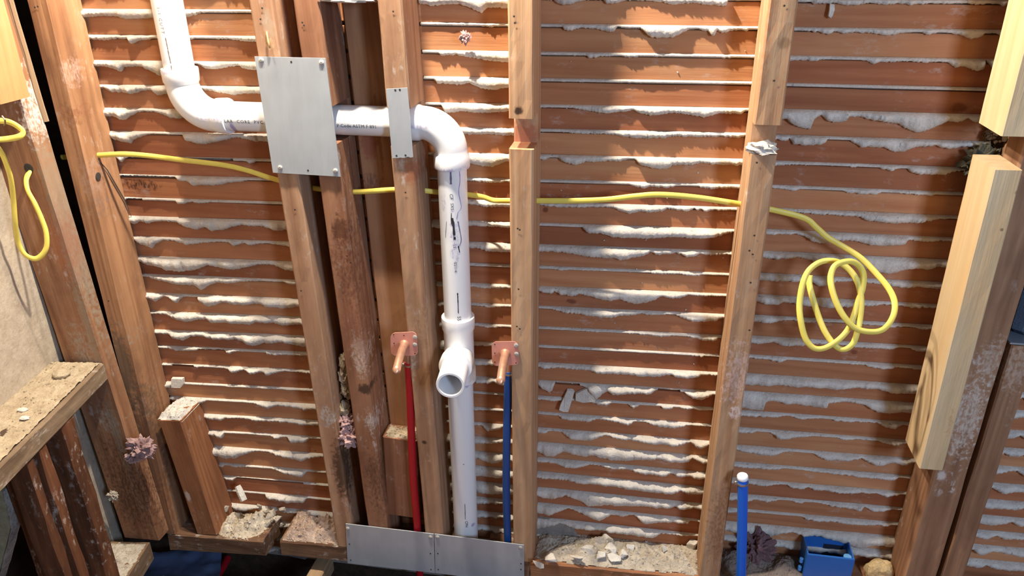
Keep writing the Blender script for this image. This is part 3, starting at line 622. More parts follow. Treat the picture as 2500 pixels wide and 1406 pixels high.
# ------ between twin and narrow-plate studs: recessed board, block, header
bm_ = old('recess_board_wood', light=(192,128,84), dark=(156,96,60), stain=(120,66,44), stain_amt=.3, white=0., spots=[])
pb, pt = Vector((-.256, .073, -.60)), Vector((-.283, .073, .60))
lumber('backing_board', 'wide reddish board set back between the dark stud and the strip stud', 'board', pb, pt, .088, .017, studmat('recess_board', pb, pt, [sp(900,350,.02,.04,(150,84,62),1.5,.7,.073), sp(905,440,.022,.016,(110,80,62),2.5,.8,.073), sp(925,330,.005,.10,(120,70,46),2.,.5,.073)], light=(196,148,108), dark=(162,112,78), white=0.), 41)
pb, pt = Vector((-.272, .022, -.600)), Vector((-.266, .022, -.388))
lumber('blocking', 'wood block with sawdust on top behind the red pipe', 'block', pb, pt, .078, .050, studmat('block_wood', pb, pt, [], light=(150,102,74), dark=(110,70,48), white=.3), 42)
heap('dust', [(-.304,.024), (-.230,.024), (-.230,.071), (-.304,.071)], -.389, .008, DUST, 'pale sawdust on the block behind the red pipe', 'sawdust', 4, edge=.006)
zh = at(890, 6, 0).z
board('header_block', 'blocking at the top edge between the dark stud and the strip stud', 'block', -.333, -.236, .0, .06, zh, zh+.05, old('header_wood', axis='x', light=(150,100,70), dark=(110,66,44)), 43)
tag(blob('plaster_chunk', (-.285, .0, zh+.0045), (.045,.012,.005), CHUNK, .4, 3., 3, 2), 'plaster flakes along the block at the top edge', 'plaster')
# ------ sole plate of the back wall: three pieces
def plate(label, x0, x1, zt, zb, seed, mat, d=.095, y0=0., rot_end=0.):
    rings = []
    n = max(3, int((x1-x0)/.02))
    for i in range(n+1):
        x = x0+(x1-x0)*i/n; z1, z0 = [q[0]+(q[1]-q[0])*i/n for q in (zt, zb)]
        e = .003 if i in (0, n) else .0015
        j = lambda k: e*fb(x*40, seed, k*3.1)
        rings.append([(x+j(0), y0+j(1), z0+.004), (x+j(2), y0+j(3), z1-.004), (x+j(2), y0+.004, z1+j(4)), (x+j(5), y0+d, z1), (x+j(5), y0+d, z0), (x+j(0), y0+.004, z0)])
    c = Vector(((x0+x1)/2, y0+d/2, min(zb)))
    return tag(mesh('sole_plate', *loft(rings), mat, origin=c), label, 'board')
plm = old('sole_wood', axis='x', light=(146,112,86), dark=(98,70,52), stain=(66,48,38), stain_amt=.6, white=.7)
pln = old('sole_wood_right', axis='x', light=(186,132,92), dark=(146,96,64), white=.3)
plate('rotten end of the floor plate beside the sawn-off stud', -.87, -.618, (-.722,-.706), (-.775,-.755), 3, plm)
plate('floor plate piece between the dark hole and the steel plates', -.575, -.36, (-.700,-.688), (-.745,-.738), 5, plm)
plate('floor plate stub under the strip stud, behind the left low steel plate', -.359, -.165, (-.69,-.680), (-.745,-.73), 6, plm)
plate('floor plate stub under the notched stud, behind the right low steel plate', -.085, .02, (-.673,-.668), (-.73,-.72), 9, plm)
plate('floor plate right of the notched stud with rubble on it', .021, .80, (-.668,-.640), (-.72,-.70), 7, pln)
plate('floor plate at the right corner', .801, 1.3, (-.640,-.62), (-.70,-.68), 8, pln)
# ------ right end: new stud sistered to old ones
nw_c = m_wood('new_wood', (222, 196, 152), (204, 172, 124), 'z', stain=(206,166,110), stain_amt=.3, grain=.45)
def nstud(label, pb, pt, **k):
    m = frame(pb, pt)
    mm = m_wood('new_stud_wood', (214, 192, 156), (196, 168, 128), 'z', stain=(204,160,108), stain_amt=.4, grain=.5, spots=[(loc(m, p), r, srgb(*c), rag, st) for p, r, c, rag, st in k.pop('spots', ())])
    return lumber('new_stud', label, 'stud', pb, pt, .040, .089, mm, c=.002, wob=.0006, **k)
nstud('fresh pale stud on the right, lower and longer piece below the gap', Vector((.758, -.041, at(2270,1145,-.04).z)), Vector((.749, -.041, at(2460,415,-.04).z)), seed=51,
      spots=[sp(2480,470,.003,.004,(150,120,90),1.,.8,-.04), sp(2445,560,.003,.003,(120,90,60),1.,.8,-.04), sp(2420,755,.004,.003,(140,110,90),1.,.7,-.04), sp(2300,1000,.006,.05,(150,100,60),2.,.5,.0)])
nstud('fresh pale stud on the right, upper piece above the gap', Vector((.746, -.041, at(2478,333,-.04).z)), Vector((.740, -.041, 1.)), seed=52)
stud('framing_stud', 'old stud sistered behind the fresh pale stud, flecked with plaster', .812, .806, w=.058, d=.09, seed=53, zb=-.637, mk=dict(light=(172,130,98), dark=(124,88,64), white=.9), spots=[sp(2360,1020,.03,.10,(196,182,166),4.,.8), sp(2300,1160,.01,.015,(200,188,176),1.5,.8), sp(2420,880,.02,.05,(190,170,150),4.5,.6)])
stud('framing_stud', 'rightmost old stud beyond the dark gap, cut off square at its top', .870, .868, w=.040, d=.09, seed=54, zb=-.635, zt=at(2490,845,0).z, mk=dict(light=(168,126,94), dark=(124,88,64)), spots=[sp(2480,900,.03,.05,(190,170,150),4.5,.5)])
o = mesh('steel_cap', *boxv((.845, .002, at(2490,843,0).z), (.93, .06, at(2490,843,0).z+.003)), m_plain('cap_steel', (170,180,190), .4, .7), origin=Vector((.888,.03,at(2490,843,0).z)))
tag(o, 'thin shiny metal cap on the rightmost stud', 'metal')
tag(mesh('cloth', *join([boxv((.855, .02, at(2490,843,0).z+.004), (.99, .075, at(2490,780,0).z+.05), .012)]), m_plaster('blue_grey_felt', (96,108,124), (64,74,90), 1., 500., cracks=False), origin=Vector((.9,.05,at(2490,843,0).z))), 'blue-grey fibrous wad at the right edge above the metal cap', 'insulation')
# ------------------------------------------------------------------ white plastic drain
R, YP = .0268, .045
PUR = (150, 132, 190)
pvr = at(444, 190, YP); pvt = at(405, 0, YP); XL = (pvr.x+pvt.x)/2
ZH = (at(900, 258, YP).z+at(900, 331, YP).z)/2
XV = (at(1104, 420, YP).x+at(1139, 1300, YP).x)/2
drain = thing('drain_pipe', Vector((XV, YP, -.80)), 'white plastic drain line with two elbows and an open branch stub', 'pipe')
DO = drain.location
def pvcm(name, spots=()):
    return m_plain(name, (236, 234, 232), .32, spots=[((Vector(p)-DO), r, srgb(*c), rag, st) for p, r, c, rag, st in spots], spec=.5)
PV = pvcm('pvc')
def tube(name, pts, rad, mat, parent=drain, n=40): return mesh(name, *sweep(pts, rad, n), mat, parent, origin=parent.location, smooth=False)
def smooth_by_angle(o, ang=40):
    me = o.data; me.polygons.foreach_set('use_smooth', [True]*len(me.polygons))
    bm = bmesh.new(); bm.from_mesh(me)
    for e in bm.edges:
        if len(e.link_faces) == 2 and e.calc_face_angle(0) > math.radians(ang): e.smooth = False
    bm.to_mesh(me); bm.free(); return o
def elbow(corner, d_in, d_out, rb, name='elbow', hub=.023, hr=.0052):
    """swept bend with a socket at both ends; d_in = direction towards the first pipe, d_out towards the second"""
    c = Vector(corner); u, v = Vector(d_in), Vector(d_out); cen = c+u*rb+v*rb
    pts, rad = [], []
    def add(p, r): pts.append(p); rad.append(r)
    s = c+u*rb
    for k, r in ((hub+.004, R+.001), (hub+.004, R+hr), (hub+.001, R+hr+.0008), (.004, R+hr), (.0, R+.0028)): add(s+u*k, r)
    for i in range(1, 16):
        a = math.pi/2*i/16; add(cen - v*(rb*math.cos(a)) - u*(rb*math.sin(a)), R+.0026+.0008*math.sin(2*a))
    e = c+v*rb
    for k, r in ((.0, R+.0028), (.004, R+hr), (hub+.001, R+hr+.0008), (hub+.004, R+hr), (hub+.004, R+.001)): add(e+v*k, r)
    return smooth_by_angle(tube(name, pts, rad, pvcm(name+'_pvc', [(s+u*(hub+.002), (.06,.06,.007), PUR, 2.5, .5), (e+v*(hub+.002), (.06,.06,.006), PUR, 3., .55)])))
RB = .058
cl = Vector((XL, YP, ZH)); cr = Vector((XV, YP, ZH))
smooth_by_angle(tube('riser_pipe', [(XL, YP, z) for z in (1.0, .7, .5, .45, ZH+RB+.01)], R, pvcm('riser_pvc', [((XL, YP, ZH+RB+.040), (.06,.06,.010), PUR, 2.5, .35)])))
elbow(cl, (0,0,1), (1,0,0), RB)
smooth_by_angle(tube('cross_pipe', [(XL+RB+.01+(XV-XL-.116)*i/6, YP, ZH) for i in range(7)], R, pvcm('cross_pvc', [((XL+RB+.041, YP-.02, ZH-.02), (.006,.05,.018), (140,126,190), 1.5, .8)])))
elbow(cr, (-1,0,0), (0,0,-1), RB-.006)
zt0 = at(1125, 792, YP-R).z-.0; ztee = at(1128, 862, YP).z
smooth_by_angle(tube('drop_pipe', [(XV, YP, ZH-RB+.01-(ZH-RB-zt0+.03)*i/10) for i in range(11)], R, pvcm('drop_pvc',
    [((XV+.016, YP-.02, at(1120,400,YP-R).z-.004), (.022,.03,.012), PUR, 2.5, .75), ((XV, YP, at(1120,400,YP-R).z), (.05,.05,.006), PUR, 2.5, .5), ((XV+.006, YP-.03, at(1115,590,YP-R).z), (.009,.02,.05), (176,168,196), 4., .7), ((XV-.012, YP-.03, at(1110,500,YP-R).z), (.006,.02,.02), (196,190,204), 3., .7)])))
# sanitary tee: run, two sockets and the branch towards the room
run = [(zt0+.004, R+.001), (zt0+.004, R+.0058), (zt0-.002, R+.0064), (zt0-.022, R+.0056), (zt0-.026, R+.003), (ztee-.030, R+.0032), (ztee-.034, R+.0052), (ztee-.060, R+.0058), (ztee-.062, R+.0054), (ztee-.062, R+.001)]
tee = smooth_by_angle(tube('sanitary_tee', [(XV, YP, z) for z, r in run], [r for z, r in run], pvcm('tee_pvc', [((XV+.03, YP-.01, ztee-.05), (.012,.03,.010), (222,196,176), 3., .6), ((XV+.02, YP-.03, ztee-.064), (.012,.02,.006), PUR, 2., .7)])))
br = Vector((XV, YP, ztee)); end = at(1099, 941, -.088)
bd = (end-br).normalized()
bp = [(.012, R+.002), (.030, R+.003), (.038, R+.0056), (.060, R+.0062), (.062, R+.0056), (.062, R+.001)]
smooth_by_angle(tube('branch_socket', [br+bd*k for k, r in bp], [r for k, r in bp], PV))
# hollow stub
n = 40; u = bd.orthogonal().normalized(); v = bd.cross(u); LS = (end-br).length
ring = lambda k, r: [br+bd*k+u*(r*math.cos(2*math.pi*i/n))+v*(r*math.sin(2*math.pi*i/n)) for i in range(n)]
stub = smooth_by_angle(mesh('branch_stub', *loft([ring(.05, R), ring(LS-.001, R), ring(LS, R-.0008), ring(LS, R-.0045), ring(LS-.002, R-.005), ring(.03, R-.005)], True), pvcm('stub_pvc', [(br+bd*.066, (.03,.012,.03), PUR, 3., .35)]), drain, origin=DO))
smooth_by_angle(tube('lower_pipe', [(XV-.001, YP, ztee-.055-(.57-.0)*i/8) for i in range(9)], R, pvcm('lower_pvc', [((XV+.006, YP-.03, at(1137,1135,YP-R).z), (.0018,.02,.002), (120,116,130), 1., .8), ((XV+.02, YP-.02, at(1162,1290,YP-R).z), (.004,.02,.006), PUR, 2., .7), ((XV+.018, YP-.02, at(1145,950,YP-R).z), (.004,.02,.004), PUR, 2., .5)])))
# lettering printed on the pipe
INK = m_plain('black_ink', (40, 40, 46), .6)
FAINT = m_plain('faded_ink', (112, 106, 128), .6)
def lettering(txt, size, origin, axis, outward, mat=INK, parent=drain, rad=R, spacing=1.05, ysc=1.):
    """text wrapped on a pipe: starts at origin (point on the pipe axis), runs along axis, centred on direction outward"""
    cu = bpy.data.curves.new('t', 'FONT'); cu.body = txt; cu.size = size; cu.space_character = spacing; cu.resolution_u = 2
    to = bpy.data.objects.new('t', cu); COL.objects.link(to); bpy.context.view_layer.update()
    me = bpy.data.meshes.new_from_object(to.evaluated_get(bpy.context.evaluated_depsgraph_get()))
    A, O = Vector(axis).normalized(), Vector(outward).normalized(); T = O.cross(A)      # up direction of the letters
    vs = []
    for q in me.vertices:
        a = (q.co.y-size*.35)*ysc/rad
        vs.append(Vector(origin)+A*q.co.x+(O*math.cos(a)+T*math.sin(a))*(rad+.0004))
    fs = [tuple(p.vertices) for p in me.polygons]
    bpy.data.objects.remove(to); bpy.data.curves.remove(cu); bpy.data.meshes.remove(me)
    me2 = bpy.data.meshes.new('lettering'); me2.from_pydata([tuple(p-parent.location) for p in vs], [], fs); me2.materials.append(mat)
    o = bpy.data.objects.new('lettering', me2); COL.objects.link(o); o.parent = parent; return o
def facing(px, py, cyl_axis, c0):
    """outward direction of the pipe surface at a pixel"""
    d = ray(px, py).normalized(); c0 = Vector(c0); A = Vector(cyl_axis)
    o = CAM-c0; dd = d-A*d.dot(A); oo = o-A*o.dot(A)
    b = dd.dot(oo); cc = oo.dot(oo)-R*R; a = dd.dot(dd); t = (-b-math.sqrt(max(0, b*b-a*cc)))/a
    p = CAM+d*t; return ((p-c0)-A*(p-c0).dot(A)).normalized(), p
def put(txt, px, py, size, ax, c0, mat=INK, **k):
    O, p = facing(px, py, ax, c0); A = Vector(ax)
    lettering(txt, size, Vector(c0)+A*(p-Vector(c0)).dot(A), ax, O, mat, **k)
put('ULAR  CORE  PVC', 538, 295, .0085, (1,0,0), cl, spacing=1.25)
put('P Code ASTM F 891', 822, 306, .0085, (1,0,0), cl, spacing=1.05)
put('1-1 CUTT', 386, 16, .0085, (0,0,-1), (XL, YP, 0), mat=m_plain('brown_ink', (96,84,74), .6), spacing=1.3)
for t, x, y, sz, f in (('CF', 1102, 473, .009, INK), ('SX5', 1104, 496, .008, INK), ('55', 1110, 596, .008, FAINT), ('SS/1/4', 1112, 640, .008, INK), ('55', 1121, 772, .010, INK), ('CPH', 1139, 1272, .009, INK)):
    put(t, x, y, sz, (0,0,-1), (XV, YP, 0), mat=f)
def smear(pts, wd, mat, c0, ax=(0,0,-1)):
    """ink or primer run on the drop pipe following its surface"""
    P = []
    A = Vector(ax)
    for x, y in spline([(x, y, 0) for x, y in pts], 5) and [(q.x, q.y) for q in spline([(x, y, 0) for x, y in pts], 5)]:
        O, p = facing(x, y, A, c0); P.append((p, O))
    vs, fs = [], []
    for i, (p, O) in enumerate(P):
        T = O.cross(A).normalized(); w_ = wd*(.6+.8*abs(fb(i*.5, wd*900)))
        q = p-O*R
        for s_ in (-1, 1): 
            a = s_*w_/R; vs.append(q+(O*math.cos(a)+T*math.sin(a))*(R+.0003))
        if i: fs.append((2*i-2, 2*i-1, 2*i+1, 2*i))
    me = bpy.data.meshes.new('ink_smear'); me.from_pydata([tuple(v_-DO) for v_ in vs], [], fs); me.materials.append(mat)
    o = bpy.data.objects.new('ink_smear', me); COL.objects.link(o); o.parent = drain
VC = (XV, YP, 0)
PRM = m_plain('primer', (150, 136, 186), .5)
smear([(1121,412), (1123,440), (1120,470), (1126,505), (1118,520), (1115,535)], .0008, PRM, VC)
smear([(1102,520), (1102,545), (1107,555), (1108,580)], .0009, INK, VC)
for p in (((1104,532),(1107,548)), ((1107,548),(1109,575)), ((1110,578),(1110,585))): smear(p, .0026, INK, VC)
smear([(1100,412), (1101,450)], .0022, FAINT, VC)
smear([(1118,540), (1122,560), (1126,585), (1122,600)], .0012, FAINT, VC)
smear([(1117,715), (1118,735), (1119,765)], .0012, INK, VC); smear([(1119,600), (1122,616)], .0012, INK, VC)
smear([(1090,540), (1088,580)], .0005, FAINT, VC)
smear([(1135,1230), (1136,1268)], .0006, INK, VC)
put('scale', 402, 92, .0065, (0,0,-1), (XL, YP, 0), mat=m_plain('grey_ink', (110,100,92), .6)) if False else None
for p in (((404,92),(410,120)), ((410,122),(417,154)), ((418,160),(421,190))):
    O = [facing(x, y, (0,0,-1), (XL,YP,0)) for x, y in p]; old_DO = None
    smear(p, .0011, m_plain('brown_smear', (120,106,96), .6), (XL, YP, 0))

# ------------------------------------------------------------------ steel guard plates
def steel(name, spots=()):
    s = NT(name); tc = s.n('ShaderNodeTexCoord').outputs['Object']
    a = s.noise(s.scaled(tc, (1, 1, .3)), 40., 5., .6); b = s.noise(tc, 8., 2., .5); c = s.noise(s.scaled(tc, (.04, 1, 1)), 500., 2., .5)
    col = s.ramp(s.math('ADD', s.math('MULTIPLY', a, .4), s.math('MULTIPLY', b, .6)), [(.35, srgb(170,174,178)), (.65, srgb(192,196,200))])
    col = s.spots(tc, col, spots)
    s.bump(s.math('ADD', c, a), .04, .0006)
    return s.done(col, s.math('ADD', .42, s.math('MULTIPLY', a, .12)), .3)
SCREW = m_plain('screw_zinc', (190, 186, 178), .45, .35)
HOLE = m_plain('nail_hole', (52, 46, 40), .9)
def guard(label, quad, Y, th, screws, holes, mat, origin_px, torn=0.):
    P = [at(x, y, Y) for x, y in quad]; c = sum(P, Vector())/4
    o = thing('guard_plate', Vector((c.x, Y, min(p.z for p in P))), label, 'plate')
    def side(a, b, k): return a.lerp(b, k)
    edge = []
    for i in range(4):
        a, b = P[i], P[(i+1) % 4]
        for k in range(8):
            q = side(a, b, k/8)
            if torn and i == 2 and k: q = q + Vector((0, 0, torn*fb(k*1.7, 3.)))
            edge.append(q)
    f = [q+Vector((0,-th/2,0)) for q in edge]; b_ = [q+Vector((0,th/2,0)) for q in edge]
    mesh('sheet', *loft([f, b_]), mat, o, origin=o.location)
    for x, y in screws: smooth_by_angle(mesh('screw', *disc(at(x, y, Y-th/2), (0,-1,0), .0045, .0022), SCREW, o, origin=o.location))
    for x, y in holes: mesh('nail_hole', *disc(at(x, y, Y-th/2-.0001), (0,-1,0), .0018, .0003, 10), HOLE, o, origin=o.location)
    return o
g = guard('large grey steel guard plate screwed over the twin studs', [(622,138), (795,142), (832,431), (667,421)], -.0035, .002, [(638,147), (785,153), (684,409), (819,417)], [(711,151), (752,416)], steel('plate_steel'), None)
guard('narrow grey steel strip nailed on the stud by the elbow', [(943,217), (995,214), (1009,383), (958,386)], -.0035, .0016, [], [(965,220), (976,219), (968,380), (990,379)], steel('strip_steel'), None, torn=.003)
guard('left of the two steel plates low on the wall', [(844,1278), (1059,1303), (1062,1398), (849,1374)], -.0035, .002, [(849,1290), (1051,1311)], [(853,1328), (856,1367), (1051,1351), (1052,1390)], steel('low_plate_steel'), None)
guard('right of the two steel plates low on the wall', [(1061,1303), (1279,1330), (1280,1425), (1063,1398)], -.0035, .002, [(1068,1311), (1271,1337)], [(1069,1351), (1070,1390), (1272,1376), (1272,1390)], steel('low_plate_steel_b'), None)
# ------------------------------------------------------------------ copper stub-outs with supply pipes
COP = m_plain('copper_pipe', (214, 164, 136), .36, .65, mottle=.5, mscale=60.)
CPL = m_plain('copper_flange', (222, 152, 134), .5, .25, mottle=.25)
GOLD = m_plain('crimp_ring', (190, 184, 172), .3, .9)
def stubout(label, quad, pc, pe, screws, holes):
    P = [at(x, y, -.003) for x, y in quad]; c = sum(P, Vector())/4
    o = thing('stub_out', Vector((c.x, -.003, min(p.z for p in P))), label, 'stub-out')
    pts = []
    for i in range(4):
        p, q, r = P[i-1], P[i], P[(i+1) % 4]
        for k in range(5):
            t = k/4; a_ = q+(p-q)*.16; b_ = q+(r-q)*.16
            pts.append(a_*(1-t)**2+q*2*t*(1-t)*.55+(a_+b_)/2*2*t*(1-t)*.45+b_*t*t)
    mesh('flange', *loft([[q+Vector((0,-.0007,0)) for q in pts], [q+Vector((0,.0008,0)) for q in pts]]), CPL, o, origin=o.location)
    for x, y in screws: smooth_by_angle(mesh('screw', *disc(at(x, y, -.004), (0,-1,0), .0045, .0018), SCREW, o, origin=o.location))
    for x, y in holes: mesh('nail_hole', *disc(at(x, y, -.0041), (0,-1,0), .0014, .0002, 8), HOLE, o, origin=o.location)
    a_ = at(*pc, -.002); e = at(*pe, -.088); d = (e-a_)
    L = d.length; k = [0, .02, .05, .07, .3, .7, .84, .88, .91, .94, .97, .99, 1.]
    r = [.0105, .0105, .0095, .0080, .0080, .0080, .0080, .0086, .0080, .0066, .0044, .0022, .0006]
    bend = [a_+d*t+Vector((0, 0, .006*math.sin(math.pi*min(1, t*1.1)))) for t in k]
    smooth_by_angle(mesh('copper_tube', *sweep(bend, r, 24), COP, o, origin=o.location), 50)
    return o
stubout('copper stub-out with square flange above the red pipe', [(953,813), (1017,809), (1021,868), (955,868)], (988,840), (966,912), [(1013,823), (1013,841)], [(961,817), (962,838), (986,819), (1013,863)])
stubout('copper stub-out with square flange above the blue pipe by the notched stud', [(1200,834), (1264,833), (1269,890), (1202,893)], (1234,862), (1221,938), [(1260,843), (1261,864)], [(1208,841), (1208,862), (1208,884), (1260,886)])
def pex(name, label, pts, r, mat, cap=False, ring_at=None, brass=None):
    o = thing(name, Vector(pts[-1]), label, 'pipe')
    P = spline(pts, 6)
    smooth_by_angle(mesh('tube', *sweep(P, r, 20), mat, o, origin=o.location))
    t = (P[1]-P[0]).normalized()
    if ring_at is not None:
        q = P[0]+t*ring_at
        smooth_by_angle(mesh('crimp_ring', *sweep([q, q, q+t*.0035, q+t*.0035], [r*.9, r*1.16, r*1.16, r*.9], 20), GOLD, o, origin=o.location))
        smooth_by_angle(mesh('crimp_tab', *boxv(q+Vector((-r*1.55,-.004,-.006)), q+Vector((-r*1.0,.004,.002)), .0008), GOLD, o, origin=o.location))
    if brass is not None: smooth_by_angle(mesh('fitting', *sweep([P[0]-t*brass, P[0]+t*.002], r*.8, 20), COP, o, origin=o.location))
    if cap:
        W_ = m_plain('white_cap', (238, 240, 244), .4)
        smooth_by_angle(mesh('end_cap', *sweep([P[0]+t*.003, P[0]+t*.001, P[0]-t*.004, P[0]-t*.006, P[0]-t*.0065], [r*1.0, r*1.08, r*1.08, r*.95, r*.6], 24), W_, o, origin=o.location))
    return o
RED = m_plain('red_pex', (176, 24, 36), .35, mottle=.1); BLU = m_plain('blue_pex', (22, 84, 172), .35, mottle=.1)
pex('supply_pipe', 'red plastic supply pipe rising to the left copper stub-out', [at(997,884,.010), at(1001,950,.010), at(1004,1050,.009), at(1010,1180,.009), at(1019,1290,.011), at(1026,1420,.015)], .0082, RED, ring_at=.004, brass=.03)
pex('supply_pipe', 'dark blue plastic supply pipe rising to the right copper stub-out', [at(1241,906,.018), at(1240,960,.018), at(1237,1080,.016), at(1236,1200,.016), at(1240,1330,.018), at(1243,1420,.02)], .0082, m_plain('dark_blue_pex', (22, 70, 134), .35, mottle=.1), ring_at=.003, brass=.03)
pex('capped_pipe', 'bright blue plastic pipe with a white cap standing free on the right', [at(1813,1166,-.03), at(1813,1220,-.03), at(1811,1330,-.03), at(1808,1440,-.03), at(1806,1500,-.03)], .0098, m_plain('bright_blue_pex', (16, 96, 206), .35, mottle=.05), ring_at=.010, cap=True)
# ------------------------------------------------------------------ yellow cables
YEL = m_plain('yellow_sheath', (234, 212, 96), .45, mottle=.15, mscale=50.)
def cable(name, label, pts, up=Vector((0,1,0)), sub=8, ov=(.0052, .0030)):
    P = spline([at(x, y, Y) for x, y, Y in pts], sub); o = P[0]
    return tag(mesh(name, *sweep(P, 1., 14, oval=ov, up=up), YEL, origin=Vector(o), smooth=True), label, 'cable')
main = [(150,384,.035), (190,382,.036), (226,380,.036), (300,376,.034), (360,380,.04), (440,390,.045), (540,402,.048), (600,415,.05), (680,440,.052), (770,460,.056), (865,468,.046), (965,463,.040), (1030,465,.05), (1060,468,.06), (1110,472,.08), (1150,476,.078), (1180,481,.07), (1205,489,.052), (1240,490,.045), (1305,490,.045), (1400,490,.045), (1480,487,.04), (1550,479,.035), (1610,475,.032), (1700,482,.035), (1805,498,.045), (1885,512,.045)]
coil = [(90,180),(330,240),(420,310),(500,380),(620,450),(740,530),(850,640),(940,750),(980,850),(965,950),(900,1035),(810,1055),(700,1030),(620,950),(560,840),(525,720),(525,640),(560,575),(650,550),(715,575),(755,640),(750,740),(720,830),(690,930),(650,1030),(580,1110),(480,1170),(400,1170),(340,1100),(305,960),(300,840),(325,700),(370,610),(450,555),(540,548),(610,575),(680,640),(725,730),(740,850),(728,980),(710,1060),(680,1140),(620,1180),(560,1160),(490,1070),(440,960),(395,820),(370,720),(372,650)]
cp = []
for i, (x, y) in enumerate(coil[1:]):
    t = i/len(coil); cp.append((1850+x/2.93, 450+y/2.93, .045-.075*min(1, i/9)+.02*math.sin(i*.42)+.02*t))
cable('electric_cable', 'long yellow cable threaded through the studs and coiled up on the right', main+cp, sub=7)
cable('cable_loop', 'yellow cable hanging in a long loop at the left edge', [(-40,330,-.13), (-15,350,-.125), (3,372,-.12), (17,405,-.115), (27,440,-.11), (33,490,-.105), (37,540,-.105), (44,590,-.10), (62,622,-.10), (90,631,-.095), (112,608,-.09), (113,570,-.085), (102,535,-.08), (84,495,-.075), (68,465,-.065), (64,440,-.055), (71,422,-.045), (80,412,-.03)])
cable('cable_bend', 'short yellow cable bend poking in at the left edge above the loop', [(-40,288,-.13), (-10,294,-.12), (20,297,-.115), (44,309,-.11), (56,322,-.11), (48,333,-.115), (20,339,-.12), (-10,341,-.13), (-40,341,-.14)])
tag(mesh('staple', *sweep([at(5,283,-.124), at(12,292,-.126), at(13,300,-.124), at(10,306,-.12)], .0014, 8), m_plain('staple_steel', (120,110,96), .4, .8), origin=at(10,300,-.12)), 'dark band around the short cable bend', 'band')
# cable holes
for lab, px, py, Y, nrm, r in (('dark drilled hole below the cable in the left corner stud', 240, 430, .03, (1,0,0), .0075), ('drilled hole in the corner post where the cable loop ends', 70, 411, -.0425, (0,-1,0), .0095)):
    p = at(px, py, Y) if nrm[1] else atX(px, py, -.8375+.0015)
    tag(mesh('drill_hole', *disc(p, nrm, r, .0006, 18), HOLE, origin=p), lab, 'hole')
# ------------------------------------------------------------------ blue electrical box
BX = m_plain('blue_box_plastic', (38, 98, 172), .45, mottle=.2)
x0, x1, y0, y1, zt_ = .600, .694, .028, .086, -.581
bx = thing('outlet_box', Vector(((x0+x1)/2, (y0+y1)/2, zt_-.064)), 'blue plastic electrical box lying open side up at the bottom right', 'box')
def boxshell():
    t = .003; o_ = lambda z, k=0.: [(x0+k,y0+k,z), (x1-k,y0+k,z), (x1-k,y1-k,z), (x0+k,y1-k,z)]
    return loft([o_(zt_-.064), o_(zt_-.002), o_(zt_, .0006), o_(zt_, t), o_(zt_-.060, t)], True)
mesh('shell', *boxshell(), BX, bx, origin=bx.location)
for sx, yy in ((x1-.012, y0+.010),):
    smooth_by_angle(mesh('screw_boss', *sweep([(sx, yy, zt_-.058), (sx, yy, zt_-.003), (sx, yy, zt_-.003)], [.008, .008, .0045], 18), m_plain('boss_plastic', (96,150,196), .5), bx, origin=bx.location))
mesh('back_hole', *boxv((x0+.045, y1-.0036, zt_-.056), (x0+.085, y1-.0030, zt_-.016)), m_plain('dark_recess', (16,24,40), .9), bx, origin=bx.location)
for zz in (zt_-.024, zt_-.046): smooth_by_angle(mesh('nail_bracket', *sweep([(x0-.006, y0+.012, zz), (x0-.006, y0+.012, zz-.010)], .004, 12), m_plain('bracket_plastic', (70,130,196), .5), bx, origin=bx.location))
# ------------------------------------------------------------------ ground, added dark backings and what lies under the floor
DIRT_AND_BACKING = m_plaster('dirt_and_dark_backing', (70,56,46), (40,32,28), .8, 60., cracks=False)
o = mesh('floor_ground', *boxv((-2.5, -3.2, -1.36), (2.2, .35, -1.30)), DIRT_AND_BACKING, origin=Vector((0,-1,-1.36))); o['kind'] = 'structure'; o['label'] = 'dark bare ground under the opened floor'
SUB = m_wood('subfloor_wood', (150,116,84), (112,82,58), 'x', stain=(80,58,44), stain_amt=.4)
flo = bpy.data.objects.new('floor', None); COL.objects.link(flo); flo.location = (.4, -.125, -.775); flo['kind'] = 'structure'; flo['label'] = 'bare plank subfloor in front of the wall'
for i in range(9):
    y1_ = -.125-.145*i
    mesh('plank', *boxv((-.80, y1_-.142, -.775), (1.6, y1_, -.757), .001), SUB, flo, origin=flo.location)
o = mesh('added_void_backing', *boxv((-1.36, -1.6, -1.30), (-1.34, .3, 1.)), m_wood('dark_backing_boards', (84,62,46), (56,40,30), 'y', stain_amt=.4), origin=Vector((-1.35,-.6,-1.3))); o['kind'] = 'structure'; o['label'] = 'dark boards added as backing to darken the opening in the left wall'  # added dark backing keeps the bright world out of the opened left wall
o = mesh('wall_behind', *boxv((-1.36, .14, -1.30), (1.5, .16, -.80)), DIRT_AND_BACKING, origin=Vector((0,.15,-1.3))); o['kind'] = 'structure'
o = mesh('added_gap_backing', *boxv((-1.36, .17, -.80), (-.85, .19, 1.)), DIRT_AND_BACKING, origin=Vector((-1.1,.18,-.8))); o['kind'] = 'structure'  # dark sheet added so the gap beside the corner post reads black
